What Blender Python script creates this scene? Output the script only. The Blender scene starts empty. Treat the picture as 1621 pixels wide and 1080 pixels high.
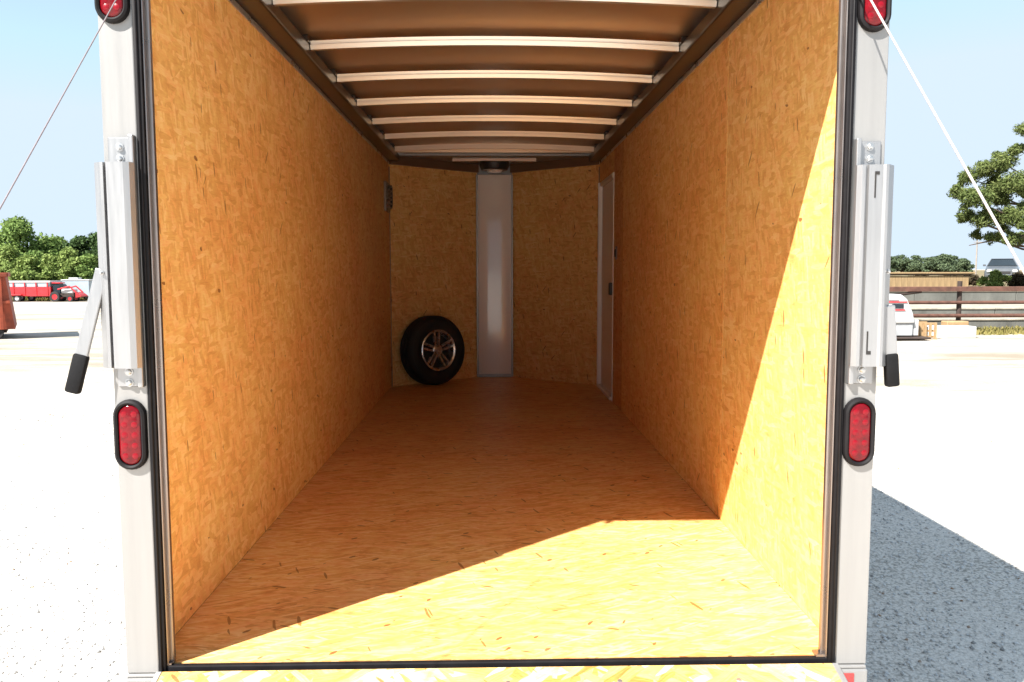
import bpy, bmesh, math, random
import numpy as np
from mathutils import Vector, Matrix

random.seed(7)
rng = np.random.default_rng(7)
S = bpy.context.scene
COL = S.collection
R_ = math.radians

# ------------------------------------------------------------------ camera
OFF = 0.6                       # trailer floor above the ground; all heights below are measured from the trailer floor
cam_d = bpy.data.cameras.new('camera')
cam = bpy.data.objects.new('camera', cam_d)
COL.objects.link(cam)
cam_d.sensor_fit = 'HORIZONTAL'
cam_d.sensor_width = 36
cam_d.lens = 1287 / 1621 * 36
cam_d.clip_start = 0.05
cam_d.clip_end = 6000
cam.rotation_mode = 'XYZ'
_m = Matrix.Rotation(-0.0229, 3, 'Z') @ Matrix.Rotation(math.pi / 2 - 0.087, 3, 'X') @ Matrix.Rotation(-0.0017, 3, 'Z')
cam.rotation_euler = _m.to_euler()
cam.location = (-0.0146, 0, 1.0413 + OFF)
S.camera = cam

# ------------------------------------------------------------------ light
SUN = Vector((1.0, 0.925, -1.42)).normalized()      # direction the light travels
w = bpy.data.worlds.new('World')
S.world = w
w.use_nodes = True
nt = w.node_tree
sky = nt.nodes.new('ShaderNodeTexSky')
sky.sky_type = 'NISHITA'
sky.sun_disc = False
sky.sun_elevation = math.asin(-SUN.z)
sky.sun_rotation = math.atan2(-SUN.x, -SUN.y)
sky.altitude = 50
sky.air_density = 0.6
sky.dust_density = 0.0
sky.ozone_density = 3.0
bg = nt.nodes['Background']
bg.inputs['Strength'].default_value = 0.069
# summer haze: a pale veil over the whole sky, and no part of it brighter than the veil
hz = nt.nodes.new('ShaderNodeVectorMath'); hz.operation = 'ADD'; hz.inputs[1].default_value = (1.05, 1.1, 0.6)
nt.links.new(sky.outputs[0], hz.inputs[0])
mn = nt.nodes.new('ShaderNodeVectorMath'); mn.operation = 'MINIMUM'; mn.inputs[1].default_value = (2.6, 3.13, 3.7)
nt.links.new(hz.outputs[0], mn.inputs[0])
nt.links.new(mn.outputs[0], bg.inputs['Color'])
sl = bpy.data.lights.new('sun', 'SUN')
sl.energy = 3.4
sl.angle = R_(0.53)
sl.color = (1.0, 0.96, 0.90)
so = bpy.data.objects.new('sun', sl)
COL.objects.link(so)
so.rotation_euler = SUN.to_track_quat('-Z', 'Y').to_euler()
so.location = (-20, -20, 40)

S.view_settings.view_transform = 'Standard'
S.view_settings.look = 'None'
S.view_settings.gamma = 1
S.view_settings.exposure = 2.05
S.view_settings.use_curve_mapping = False
S.render.engine = 'CYCLES'
S.cycles.max_bounces = 16
S.cycles.diffuse_bounces = 14
S.cycles.glossy_bounces = 5
S.cycles.use_denoising = True
S.cycles.caustics_reflective = False
S.cycles.caustics_refractive = False

# ------------------------------------------------------------------ node helpers
def new_mat(name):
    m = bpy.data.materials.new(name)
    m.use_nodes = True
    return m, m.node_tree, m.node_tree.nodes['Principled BSDF']

class NT:
    def __init__(s, t): s.t = t
    def n(s, kind, **kw):
        nd = s.t.nodes.new(kind)
        for k, v in kw.items():
            if k.startswith('i_'):
                key = k[2:]
                key = int(key) if key.isdigit() else key.replace('_', ' ')
                nd.inputs[key].default_value = v
            else:
                setattr(nd, k, v)
        return nd
    def l(s, a, b): s.t.links.new(a, b)
    def math(s, op, a, b=None, c=None):
        nd = s.t.nodes.new('ShaderNodeMath'); nd.operation = op
        for i, v in enumerate((a, b, c)):
            if v is None: continue
            if isinstance(v, (int, float)): nd.inputs[i].default_value = v
            else: s.l(v, nd.inputs[i])
        return nd.outputs[0]
    def mix(s, fac, a, b, blend='MIX'):
        nd = s.t.nodes.new('ShaderNodeMix'); nd.data_type = 'RGBA'; nd.blend_type = blend
        for sock, v in ((nd.inputs[0], fac), (nd.inputs[6], a), (nd.inputs[7], b)):
            if isinstance(v, (int, float)): sock.default_value = v
            elif isinstance(v, tuple): sock.default_value = v if len(v) == 4 else v + (1,)
            else: s.l(v, sock)
        return nd.outputs[2]
    def ramp(s, fac, stops, interp='LINEAR'):
        nd = s.t.nodes.new('ShaderNodeValToRGB')
        nd.color_ramp.interpolation = interp
        el = nd.color_ramp.elements
        while len(el) < len(stops): el.new(0.5)
        for e, (p, c) in zip(el, stops):
            e.position = p; e.color = c if len(c) == 4 else tuple(c) + (1,)
        s.l(fac, nd.inputs[0])
        return nd.outputs[0]
    def noise(s, vec, scale, detail=3, rough=0.5, dim='3D'):
        nd = s.t.nodes.new('ShaderNodeTexNoise'); nd.noise_dimensions = dim
        nd.inputs['Scale'].default_value = scale
        nd.inputs['Detail'].default_value = detail
        nd.inputs['Roughness'].default_value = rough
        if vec is not None: s.l(vec, nd.inputs['Vector'])
        return nd.outputs[0]
    def bump(s, h, strength, dist):
        nd = s.t.nodes.new('ShaderNodeBump')
        nd.inputs['Strength'].default_value = strength
        nd.inputs['Distance'].default_value = dist
        s.l(h, nd.inputs['Height'])
        return nd.outputs[0]

def simple(name, col, rough=0.5, metal=0.0, var=0.12, scale=6.0, bump=0.0, bscale=60, coat=0.0, spec=None, stretch=None, rvar=0.05):
    m, t, p = new_mat(name)
    N = NT(t)
    tc = N.n('ShaderNodeTexCoord').outputs['Object']
    v = tc
    if stretch:
        mp = N.n('ShaderNodeMapping'); mp.inputs['Scale'].default_value = stretch
        N.l(tc, mp.inputs[0]); v = mp.outputs[0]
    nz = N.noise(v, scale, 4, 0.6)
    c0 = tuple(max(0, c * (1 - var)) for c in col); c1 = tuple(min(1, c * (1 + var)) for c in col)
    N.l(N.ramp(nz, [(0.3, c0), (0.7, c1)]), p.inputs['Base Color'])
    rr = N.ramp(nz, [(0.3, (max(0, rough - rvar),) * 3), (0.7, (min(1, rough + rvar),) * 3)])
    N.l(rr, p.inputs['Roughness'])
    p.inputs['Metallic'].default_value = metal
    p.inputs['Coat Weight'].default_value = coat
    if spec is not None: p.inputs['Specular IOR Level'].default_value = spec
    if bump:
        N.l(N.bump(N.noise(v, bscale, 3), bump, 0.004), p.inputs['Normal'])
    return m

# oriented strand board: overlapping layers of stretched random flakes
def osb(name, stops, ang0, rough, lens=(0.085, 0.016), fleck=0.955, bump=0.10, spread=1.0):
    m, t, p = new_mat(name)
    N = NT(t)
    uv = N.n('ShaderNodeTexCoord').outputs['UV']
    wn = N.n('ShaderNodeTexNoise', noise_dimensions='2D'); wn.inputs['Scale'].default_value = 9.0
    N.l(uv, wn.inputs['Vector'])
    ws = N.n('ShaderNodeVectorMath', operation='SCALE'); ws.inputs['Scale'].default_value = 0.012
    sub = N.n('ShaderNodeVectorMath', operation='SUBTRACT'); sub.inputs[1].default_value = (0.5, 0.5, 0.5)
    N.l(wn.outputs['Color'], sub.inputs[0]); N.l(sub.outputs[0], ws.inputs[0])
    wadd = N.n('ShaderNodeVectorMath', operation='ADD')
    N.l(uv, wadd.inputs[0]); N.l(ws.outputs[0], wadd.inputs[1])
    base = wadd.outputs[0]
    val = None; hgt = None
    specs = [(0, 1.0, 0.0), (33, 1.1, 0.35), (-38, 0.9, 0.45), (74, 0.8, 0.62), (-14, 1.25, 0.5), (18, 0.7, 0.55), (-62, 0.75, 0.66)]
    for i, (a, s, th) in enumerate(specs):
        rot = N.n('ShaderNodeMapping'); rot.vector_type = 'POINT'
        rot.inputs['Rotation'].default_value = (0, 0, R_(ang0 + a * spread))
        rot.inputs['Location'].default_value = (i * 3.17, i * 1.71, 0)
        N.l(base, rot.inputs[0])
        sc = N.n('ShaderNodeVectorMath', operation='MULTIPLY')
        sc.inputs[1].default_value = (1 / (lens[0] * s), 1 / (lens[1] * s), 1)
        N.l(rot.outputs[0], sc.inputs[0])
        vo = N.n('ShaderNodeTexVoronoi', voronoi_dimensions='2D'); vo.inputs['Scale'].default_value = 1
        N.l(sc.outputs[0], vo.inputs['Vector'])
        sep = N.n('ShaderNodeSeparateColor'); N.l(vo.outputs['Color'], sep.inputs[0])
        # long grain inside the strand
        gs = N.n('ShaderNodeVectorMath', operation='MULTIPLY'); gs.inputs[1].default_value = (9, 260, 1)
        N.l(rot.outputs[0], gs.inputs[0])
        gr = N.noise(gs.outputs[0], 1.0, 2, 0.5, '2D')
        v = N.math('ADD', N.math('MULTIPLY', sep.outputs[0], 0.75), N.math('MULTIPLY', N.math('SUBTRACT', gr, 0.35), 0.42))
        if val is None: val = v; hgt = sep.outputs[2]
        else:
            mk = N.math('GREATER_THAN', sep.outputs[1], th)
            mx = N.n('ShaderNodeMix'); mx.data_type = 'FLOAT'
            N.l(mk, mx.inputs[0]); N.l(val, mx.inputs[2]); N.l(v, mx.inputs[3]); val = mx.outputs[0]
            mh = N.n('ShaderNodeMix'); mh.data_type = 'FLOAT'
            N.l(mk, mh.inputs[0]); N.l(hgt, mh.inputs[2])
            N.l(N.math('ADD', sep.outputs[2], 0.2 * i), mh.inputs[3]); hgt = mh.outputs[0]
    col = N.ramp(val, stops)
    # broad mottling of the sheet and each sheet's own tone
    bn = N.noise(uv, 1.7, 4, 0.6, '2D')
    col = N.mix(0.5, col, N.ramp(bn, [(0.3, (0.40, 0.36, 0.33)), (0.7, (0.62, 0.62, 0.62))]), 'OVERLAY')
    md = N.noise(uv, 16, 5, 0.7, '2D')
    col = N.mix(0.55, col, N.ramp(md, [(0.30, (0.36, 0.34, 0.32)), (0.5, (0.5, 0.5, 0.5)), (0.70, (0.60, 0.61, 0.62))]), 'OVERLAY')
    fg = N.n('ShaderNodeMapping'); fg.inputs['Rotation'].default_value = (0, 0, R_(ang0)); fg.inputs['Scale'].default_value = (28, 190, 1)
    N.l(base, fg.inputs[0])
    col = N.mix(0.4, col, N.ramp(N.noise(fg.outputs[0], 1.0, 3, 0.6, '2D'), [(0.34, (0.36, 0.35, 0.34)), (0.5, (0.5, 0.5, 0.5)), (0.66, (0.6, 0.6, 0.6))]), 'OVERLAY')
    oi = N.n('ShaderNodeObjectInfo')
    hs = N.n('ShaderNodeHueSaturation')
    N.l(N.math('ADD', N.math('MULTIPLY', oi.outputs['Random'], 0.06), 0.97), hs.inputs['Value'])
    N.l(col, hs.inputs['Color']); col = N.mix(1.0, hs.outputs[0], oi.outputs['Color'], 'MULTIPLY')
    # bark flecks
    for (fl, fw, a, thr, c) in ((0.065, 0.013, 20, fleck, (0.21, 0.075, 0.016)), (0.035, 0.015, -50, fleck + 0.008, (0.17, 0.055, 0.012)), (0.085, 0.012, 70, fleck + 0.008, (0.26, 0.10, 0.022))):
        rot = N.n('ShaderNodeMapping'); rot.inputs['Rotation'].default_value = (0, 0, R_(ang0 + a))
        N.l(base, rot.inputs[0])
        sc = N.n('ShaderNodeVectorMath', operation='MULTIPLY'); sc.inputs[1].default_value = (1 / fl, 1 / fw, 1)
        N.l(rot.outputs[0], sc.inputs[0])
        vo = N.n('ShaderNodeTexVoronoi', voronoi_dimensions='2D'); vo.inputs['Scale'].default_value = 1
        N.l(sc.outputs[0], vo.inputs['Vector'])
        sep = N.n('ShaderNodeSeparateColor'); N.l(vo.outputs['Color'], sep.inputs[0])
        near = N.math('LESS_THAN', vo.outputs['Distance'], N.math('ADD', N.math('MULTIPLY', sep.outputs[1], 0.35), 0.12))
        col = N.mix(N.math('MULTIPLY', N.math('MULTIPLY', N.math('GREATER_THAN', sep.outputs[0], thr), near), 0.8), col, c)
    N.l(col, p.inputs['Base Color'])
    N.l(N.ramp(val, [(0, (rough + 0.08,) * 3), (1, (rough - 0.08,) * 3)]), p.inputs['Roughness'])
    p.inputs['Specular IOR Level'].default_value = 0.5
    N.l(N.bump(hgt, bump, 0.0012), p.inputs['Normal'])
    return m

M = {}
wall_stops = [(0.0, (0.66, 0.360, 0.110)), (0.25, (0.74, 0.435, 0.140)), (0.55, (0.83, 0.505, 0.180)), (0.85, (0.87, 0.580, 0.250)), (1.0, (0.90, 0.660, 0.340))]
floor_stops = [(0.0, (0.58, 0.275, 0.085)), (0.25, (0.75, 0.395, 0.125)), (0.55, (0.83, 0.475, 0.175)), (0.85, (0.88, 0.575, 0.275)), (1.0, (0.92, 0.675, 0.405))]
ramp_stops = [(0.0, (0.42, 0.19, 0.035)), (0.25, (0.60, 0.34, 0.09)), (0.5, (0.74, 0.48, 0.17)), (0.8, (0.86, 0.66, 0.36)), (1.0, (0.90, 0.78, 0.55))]
M['osb_wall'] = osb('osb_wall', wall_stops, 60, 0.5, lens=(0.085, 0.019), fleck=0.988)
M['osb_floor'] = osb('osb_floor', floor_stops, 0, 0.40, lens=(0.12, 0.012), fleck=0.982, spread=0.45)
M['osb_ramp'] = osb('osb_ramp', ramp_stops, 25, 0.6, lens=(0.12, 0.028), fleck=0.985)
M['white_alu'] = simple('white_painted_aluminium', (0.30, 0.294, 0.287), 0.40, 0.4, 0.06, 3, stretch=(8, 8, 0.5))
M['latch_alu'] = simple('satin_aluminium', (0.36, 0.36, 0.365), 0.40, 0.75, 0.05, 14, stretch=(8, 8, 0.5))
M['bow_alu'] = simple('roof_bow_aluminium', (0.70, 0.66, 0.61), 0.34, 0.8, 0.02, 5, rvar=0.02, stretch=(0.4, 6, 6))
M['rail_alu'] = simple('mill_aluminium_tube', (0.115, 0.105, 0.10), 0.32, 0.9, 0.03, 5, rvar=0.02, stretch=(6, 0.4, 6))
M['nose_rail'] = simple('brown_anodised_angle', (0.26, 0.17, 0.11), 0.4, 0.6, 0.03, 3, rvar=0.02)
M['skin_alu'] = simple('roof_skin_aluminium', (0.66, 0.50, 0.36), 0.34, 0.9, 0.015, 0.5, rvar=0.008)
M['trim_alu'] = simple('bright_aluminium_trim', (0.75, 0.72, 0.70), 0.3, 0.8, 0.05, 8)
M['jamb_alu'] = simple('jamb_aluminium', (0.30, 0.26, 0.24), 0.3, 0.9, 0.06, 8)
M['rubber'] = simple('black_rubber', (0.009, 0.008, 0.009), 0.6, 0, 0.25, 20, spec=0.2)
M['grip'] = simple('grip_rubber', (0.009, 0.009, 0.01), 0.75, 0, 0.2, 40, bump=0.2, bscale=200, spec=0.15)
M['tyre'] = simple('tyre_rubber', (0.014, 0.014, 0.015), 0.75, 0, 0.25, 25)
M['door_white'] = simple('matt_white_door', (0.82, 0.79, 0.75), 0.5, 0, 0.02, 2)
M['nose_white'] = simple('glossy_white_sheet', (0.84, 0.80, 0.75), 0.11, 0, 0.02, 2, bump=0.015, bscale=3, coat=0.3, rvar=0.02)
M['rim'] = simple('machined_alloy', (0.62, 0.60, 0.58), 0.28, 0.85, 0.08, 12)
M['dark_hole'] = simple('dark_recess', (0.02, 0.018, 0.017), 0.7)
M['steel'] = simple('zinc_steel', (0.5, 0.5, 0.5), 0.35, 0.85, 0.1, 40)
M['cable_dark'] = simple('dull_steel_cable', (0.20, 0.17, 0.18), 0.55, 0.2, 0.1, 60)
M['cable'] = simple('steel_cable', (0.55, 0.50, 0.48), 0.45, 0.4, 0.1, 60)
M['plastic_black'] = simple('black_plastic', (0.025, 0.024, 0.024), 0.45)
M['plastic_grey'] = simple('grey_plastic', (0.24, 0.22, 0.20), 0.5)
M['lamp_white'] = simple('frosted_lamp_lens', (0.82, 0.80, 0.76), 0.3, coat=0.3)
M['chassis'] = simple('black_painted_steel', (0.02, 0.02, 0.02), 0.45)
M['red_tape'] = simple('red_reflective_tape', (0.55, 0.02, 0.02), 0.25, coat=0.5)
def red_lens():
    m, t, p = new_mat('red_lens')
    N = NT(t)
    lw = N.n('ShaderNodeTexCoord').outputs['Object']
    nz = N.noise(lw, 70, 2)
    N.l(N.ramp(nz, [(0.3, (0.085, 0.0008, 0.003)), (0.7, (0.17, 0.0015, 0.006))]), p.inputs['Base Color'])
    p.inputs['Roughness'].default_value = 0.12
    p.inputs['Coat Weight'].default_value = 0.1; p.inputs['Specular IOR Level'].default_value = 0.3
    N.l(N.bump(N.noise(lw, 160, 1), 0.15, 0.003), p.inputs['Normal'])
    return m
M['lens'] = red_lens()
M['led'] = simple('red_led_dome', (0.19, 0.002, 0.008), 0.3, 0, 0.05, coat=0.1, spec=0.25)

# ------------------------------------------------------------------ mesh helpers
class B:
    """collects shapes; coordinates in metres, heights from the trailer floor"""
    def __init__(s): s.bm = bmesh.new()
    def box(s, x0, x1, y0, y1, z0, z1, bev=0.0, seg=1):
        vs = [s.bm.verts.new((x, y, z)) for x in (x0, x1) for y in (y0, y1) for z in (z0, z1)]
        q = [(0, 1, 3, 2), (4, 6, 7, 5), (0, 4, 5, 1), (2, 3, 7, 6), (0, 2, 6, 4), (1, 5, 7, 3)]
        fs = [s.bm.faces.new([vs[i] for i in f]) for f in q]
        if bev:
            es = list({e for f in fs for e in f.edges})
            bmesh.ops.bevel(s.bm, geom=es, offset=bev, segments=seg, affect='EDGES', profile=0.5)
        return s
    def obox(s, c, ax, ay, az, hx, hy, hz, bev=0.0):
        """oriented box"""
        c = Vector(c); ax, ay, az = Vector(ax).normalized(), Vector(ay).normalized(), Vector(az).normalized()
        vs = [s.bm.verts.new(c + ax * (i * hx) + ay * (j * hy) + az * (k * hz)) for i in (-1, 1) for j in (-1, 1) for k in (-1, 1)]
        q = [(0, 1, 3, 2), (4, 6, 7, 5), (0, 4, 5, 1), (2, 3, 7, 6), (0, 2, 6, 4), (1, 5, 7, 3)]
        fs = [s.bm.faces.new([vs[i] for i in f]) for f in q]
        if bev:
            bmesh.ops.bevel(s.bm, geom=list({e for f in fs for e in f.edges}), offset=bev, segments=2, affect='EDGES', profile=0.5)
        return s
    def prism(s, pts, a, lo, hi, bev=0.0):
        """polygon pts (2D) extruded along axis a ('x','y','z')"""
        def mk(p, h):
            u, v = p
            return {'x': (h, u, v), 'y': (u, h, v), 'z': (u, v, h)}[a]
        A = [s.bm.verts.new(mk(p, lo)) for p in pts]; C = [s.bm.verts.new(mk(p, hi)) for p in pts]
        n = len(pts); fs = [s.bm.faces.new(A[::-1]), s.bm.faces.new(C)]
        for i in range(n):
            fs.append(s.bm.faces.new((A[i], A[(i + 1) % n], C[(i + 1) % n], C[i])))
        if bev:
            bmesh.ops.bevel(s.bm, geom=list({e for f in fs for e in f.edges}), offset=bev, segments=2, affect='EDGES', profile=0.5)
        return s
    def tube(s, p0, p1, r0, r1=None, n=10, cap=True):
        r1 = r0 if r1 is None else r1
        p0, p1 = Vector(p0), Vector(p1); d = (p1 - p0).normalized()
        a = d.orthogonal().normalized(); b = d.cross(a)
        A, C = [], []
        for i in range(n):
            t = 2 * math.pi * i / n; o = a * math.cos(t) + b * math.sin(t)
            A.append(s.bm.verts.new(p0 + o * r0)); C.append(s.bm.verts.new(p1 + o * r1))
        for i in range(n):
            s.bm.faces.new((A[i], A[(i + 1) % n], C[(i + 1) % n], C[i]))
        if cap: s.bm.faces.new(A[::-1]); s.bm.faces.new(C)
        return s
    def path(s, pts, radii, n=8):
        for i in range(len(pts) - 1): s.tube(pts[i], pts[i + 1], radii[i], radii[i + 1], n)
        return s
    def lathe(s, prof, c, axis='y', n=32):
        """prof: (radius, along) pairs; closed ring surface round axis through c"""
        rings = []
        for r, h in prof:
            ring = []
            for i in range(n):
                t = 2 * math.pi * i / n; u, v = r * math.cos(t), r * math.sin(t)
                p = {'x': (h, u, v), 'y': (u, h, v), 'z': (u, v, h)}[axis]
                ring.append(s.bm.verts.new(Vector(c) + Vector(p)))
            rings.append(ring)
        for A, C in zip(rings, rings[1:]):
            for i in range(n):
                s.bm.faces.new((A[i], A[(i + 1) % n], C[(i + 1) % n], C[i]))
        if prof[0] != prof[-1]:
            if prof[0][0] > 1e-5: s.bm.faces.new(rings[0][::-1])
            if prof[-1][0] > 1e-5: s.bm.faces.new(rings[-1])
        return s

WO = {}                                     # world origin of every object with no rotation above it
def uv_planar(me, scale=1.0):
    uvl = me.uv_layers.new(name='UVMap')
    ox, oy = random.random() * 20, random.random() * 20
    for f in me.polygons:
        n = f.normal
        a = max(range(3), key=lambda i: abs(n[i]))
        if a != 2 and abs(n[2]) < 0.05:     # any upright face: u along the face, v up
            t = Vector((-n[1], n[0], 0)).normalized()
            g = lambda co: (co.dot(t), co.z)
        else:
            g = lambda co: (co.x, co.y)
        for li in f.loop_indices:
            u, v = g(me.vertices[me.loops[li].vertex_index].co)
            uvl.data[li].uv = (u * scale + ox, v * scale + oy)

def link(name, b, mat, parent=None, smooth=False, local=False, uv=False, kind=None):
    bm = b.bm if isinstance(b, B) else b
    bmesh.ops.recalc_face_normals(bm, faces=bm.faces[:])
    me = bpy.data.meshes.new(name)
    lo = Vector((min(v.co.x for v in bm.verts), min(v.co.y for v in bm.verts), min(v.co.z for v in bm.verts)))
    hi = Vector((max(v.co.x for v in bm.verts), max(v.co.y for v in bm.verts), max(v.co.z for v in bm.verts)))
    o_ = Vector(((lo.x + hi.x) / 2, (lo.y + hi.y) / 2, lo.z))
    for v in bm.verts: v.co -= o_
    bm.to_mesh(me); bm.free()
    if smooth:
        me.polygons.foreach_set('use_smooth', [True] * len(me.polygons))
        try: me.set_sharp_from_angle(angle=R_(38))
        except Exception: pass
    if uv: uv_planar(me)
    me.materials.append(M[mat] if isinstance(mat, str) else mat)
    o = bpy.data.objects.new(name, me); COL.objects.link(o)
    place(o, o_, parent, local)
    if kind: o['kind'] = kind
    return o

def place(o, p, parent=None, local=False):
    p = Vector(p)
    if local:
        o.parent = parent
        po = LO.get(parent.name, Vector()) if parent else Vector()
        o.location = p - po; LO[o.name] = p
    else:
        wp = p + Vector((0, 0, OFF)); WO[o.name] = wp
        if parent:
            o.parent = parent; o.location = wp - WO[parent.name]
        else: o.location = wp
LO = {}

def tag(o, label, cat, group=None):
    o['label'] = label; o['category'] = cat
    if group: o['group'] = group
    return o
def thing(name, label, cat, loc, group=None, rot=(0, 0, 0)):
    o = bpy.data.objects.new(name, None); COL.objects.link(o)
    o.empty_display_size = 0.2
    place(o, loc); o.rotation_euler = rot
    return tag(o, label, cat, group)
def part_empty(name, loc, parent):
    o = bpy.data.objects.new(name, None); COL.objects.link(o); place(o, loc, parent); return o
def copy_tree(o, parent=None):
    c = o.copy(); COL.objects.link(c)
    if parent: c.parent = parent
    for ch in list(o.children): copy_tree(ch, c)
    return c
def raw_mesh(name, verts, faces, mat):
    me = bpy.data.meshes.new(name)
    verts = np.asarray(verts, dtype=np.float32); faces = np.asarray(faces, dtype=np.int32)
    k = faces.shape[1]
    me.vertices.add(len(verts)); me.vertices.foreach_set('co', verts.ravel())
    me.loops.add(faces.size); me.loops.foreach_set('vertex_index', faces.ravel())
    me.polygons.add(len(faces)); me.polygons.foreach_set('loop_start', np.arange(0, faces.size, k, dtype=np.int32))
    me.polygons.foreach_set('loop_total', np.full(len(faces), k, dtype=np.int32))
    me.update(calc_edges=True); me.validate()
    me.materials.append(M[mat] if isinstance(mat, str) else mat)
    o = bpy.data.objects.new(name, me); COL.objects.link(o)
    return o

# ================================================================== THE SETTING
G = -OFF
def ground_z(x, y):
    """gentle fall of the lot away to the left"""
    s = np.clip((y - 20) / 62, 0, 1); s2 = s * s * (3 - 2 * s)
    lx = np.clip((4 - x) / 8, 0, 1)
    return G - 1.36 * (0.6 * s + 0.4 * s2) * lx

def gravel_mat():
    m, t, p = new_mat('pale_crushed_limestone')
    N = NT(t)
    tc = N.n('ShaderNodeTexCoord').outputs['Object']
    v1 = N.n('ShaderNodeTexVoronoi'); v1.inputs['Scale'].default_value = 62; N.l(tc, v1.inputs['Vector'])
    v2 = N.n('ShaderNodeTexVoronoi'); v2.inputs['Scale'].default_value = 140; N.l(tc, v2.inputs['Vector'])
    s1 = N.n('ShaderNodeSeparateColor'); N.l(v1.outputs['Color'], s1.inputs[0])
    s2 = N.n('ShaderNodeSeparateColor'); N.l(v2.outputs['Color'], s2.inputs[0])
    rv = N.math('ADD', N.math('MULTIPLY', s1.outputs[0], 0.6), N.math('MULTIPLY', s2.outputs[0], 0.4))
    stone = N.ramp(rv, [(0.0, (0.24, 0.23, 0.21)), (0.10, (0.46, 0.445, 0.41)), (0.22, (0.73, 0.68, 0.625)), (0.55, (0.84, 0.78, 0.715)), (1.0, (0.90, 0.86, 0.80))])
    big = N.noise(tc, 0.35, 5, 0.6)
    col = N.mix(0.6, stone, N.ramp(big, [(0.32, (0.48, 0.475, 0.47)), (0.5, (0.56, 0.56, 0.56)), (0.72, (0.63, 0.63, 0.63))]), 'OVERLAY')
    gap = N.ramp(v1.outputs['Distance'], [(0.46, (1, 1, 1)), (0.74, (0.45, 0.435, 0.41))])
    col = N.mix(N.math('MULTIPLY', N.ramp(N.noise(tc, 1.1, 3), [(0.35, (0.35,) * 3), (0.65, (1, 1, 1))]), 0.9), col, gap, 'MULTIPLY')
    # tan wheel tracks across the far lot
    mp = N.n('ShaderNodeMapping'); mp.inputs['Scale'].default_value = (0.10, 0.45, 1); mp.inputs['Rotation'].default_value = (0, 0, 0.25); N.l(tc, mp.inputs[0])
    tr = N.noise(mp.outputs[0], 1.0, 8, 0.72)
    sy = N.n('ShaderNodeSeparateXYZ'); N.l(tc, sy.inputs[0])
    far = N.n('ShaderNodeMapRange', interpolation_type='SMOOTHSTEP'); far.inputs[1].default_value = 2.0; far.inputs[2].default_value = 13.0
    N.l(sy.outputs[1], far.inputs[0])
    col = N.mix(N.math('MULTIPLY', N.math('MULTIPLY', N.ramp(tr, [(0.34, (0.25, 0.25, 0.25)), (0.60, (1, 1, 1))]), far.outputs[0]), 0.96), col, (0.235, 0.195, 0.14))
    N.l(col, p.inputs['Base Color'])
    p.inputs['Roughness'].default_value = 0.9
    h = N.math('ADD', N.math('MULTIPLY', v1.outputs['Distance'], -1.0), N.math('MULTIPLY', v2.outputs['Distance'], -0.5))
    N.l(N.bump(N.math('ADD', h, N.math('MULTIPLY', N.noise(tc, 6, 3), 0.8)), 0.32, 0.02), p.inputs['Normal'])
    return m
M['gravel'] = gravel_mat()
def axis_lines(lo, hi, near):
    v = [0.0]; st = 0.4
    while v[-1] < hi:
        v.append(v[-1] + st); st *= 1.09 if v[-1] > near else 1.0
    n = [0.0]; st = 0.4
    while n[-1] > lo:
        n.append(n[-1] - st); st *= 1.09 if n[-1] < -near else 1.0
    return np.array(sorted(set(n + v)))
xs = axis_lines(-2500, 2500, 8); ys = axis_lines(-400, 4000, 12)
XX, YY = np.meshgrid(xs, ys, indexing='ij')
und = 0.012 * np.sin(XX * 1.3 + 0.7 * YY) * np.sin(YY * 0.9 - 0.4 * XX) + 0.008 * np.sin(XX * 3.1) * np.sin(YY * 2.7)
und *= np.clip(1 - np.hypot(XX, YY) / 60, 0, 1) * np.clip((np.abs(XX) - 1.0) / 0.6, 0, 1)
ZZ = ground_z(XX, YY) + und + OFF
nx, ny = XX.shape
idx = np.arange(nx * ny).reshape(nx, ny)
fc = np.stack([idx[:-1, :-1], idx[1:, :-1], idx[1:, 1:], idx[:-1, 1:]], -1).reshape(-1, 4)
g = raw_mesh('gravel_lot', np.stack([XX, YY, ZZ], -1).reshape(-1, 3), fc, 'gravel')
g['kind'] = 'structure'
g.data.polygons.foreach_set('use_smooth', [True] * len(g.data.polygons))

# loose stones lying on the near gravel
def stones(n):
    o8 = np.array([(1, 0, 0), (-1, 0, 0), (0, 1, 0), (0, -1, 0), (0, 0, 1), (0, 0, -1)], float)
    f8 = np.array([(0, 2, 4), (2, 1, 4), (1, 3, 4), (3, 0, 4), (2, 0, 5), (1, 2, 5), (3, 1, 5), (0, 3, 5)])
    side = rng.random(n) < 0.5
    px = np.where(side, -1.05 - 4.5 * rng.random(n) ** 1.3, 1.05 + 4.8 * rng.random(n) ** 1.2)
    py = 2.3 + 8.0 * rng.random(n) ** 1.5
    sz = 0.004 + 0.009 * rng.random(n) ** 2.5
    V = np.repeat(o8[None], n, 0) * (0.65 + 0.7 * rng.random((n, 6, 3))) * sz[:, None, None]
    V[..., 2] *= 0.75
    a = rng.random(n) * 6.283; c, s = np.cos(a)[:, None], np.sin(a)[:, None]
    x = V[..., 0] * c - V[..., 1] * s; y = V[..., 0] * s + V[..., 1] * c
    gz = 0.012 * np.sin(px * 1.3 + 0.7 * py) * np.sin(py * 0.9 - 0.4 * px) + 0.008 * np.sin(px * 3.1) * np.sin(py * 2.7)
    gz *= np.clip(1 - np.hypot(px, py) / 60, 0, 1) * np.clip((np.abs(px) - 1.0) / 0.6, 0, 1)
    V = np.stack([x + px[:, None], y + py[:, None], V[..., 2] + gz[:, None] + sz[:, None] * 0.3], -1)
    F = (f8[None] + (np.arange(n) * 6)[:, None, None]).reshape(-1, 3)
    return V.reshape(-1, 3), F
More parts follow.
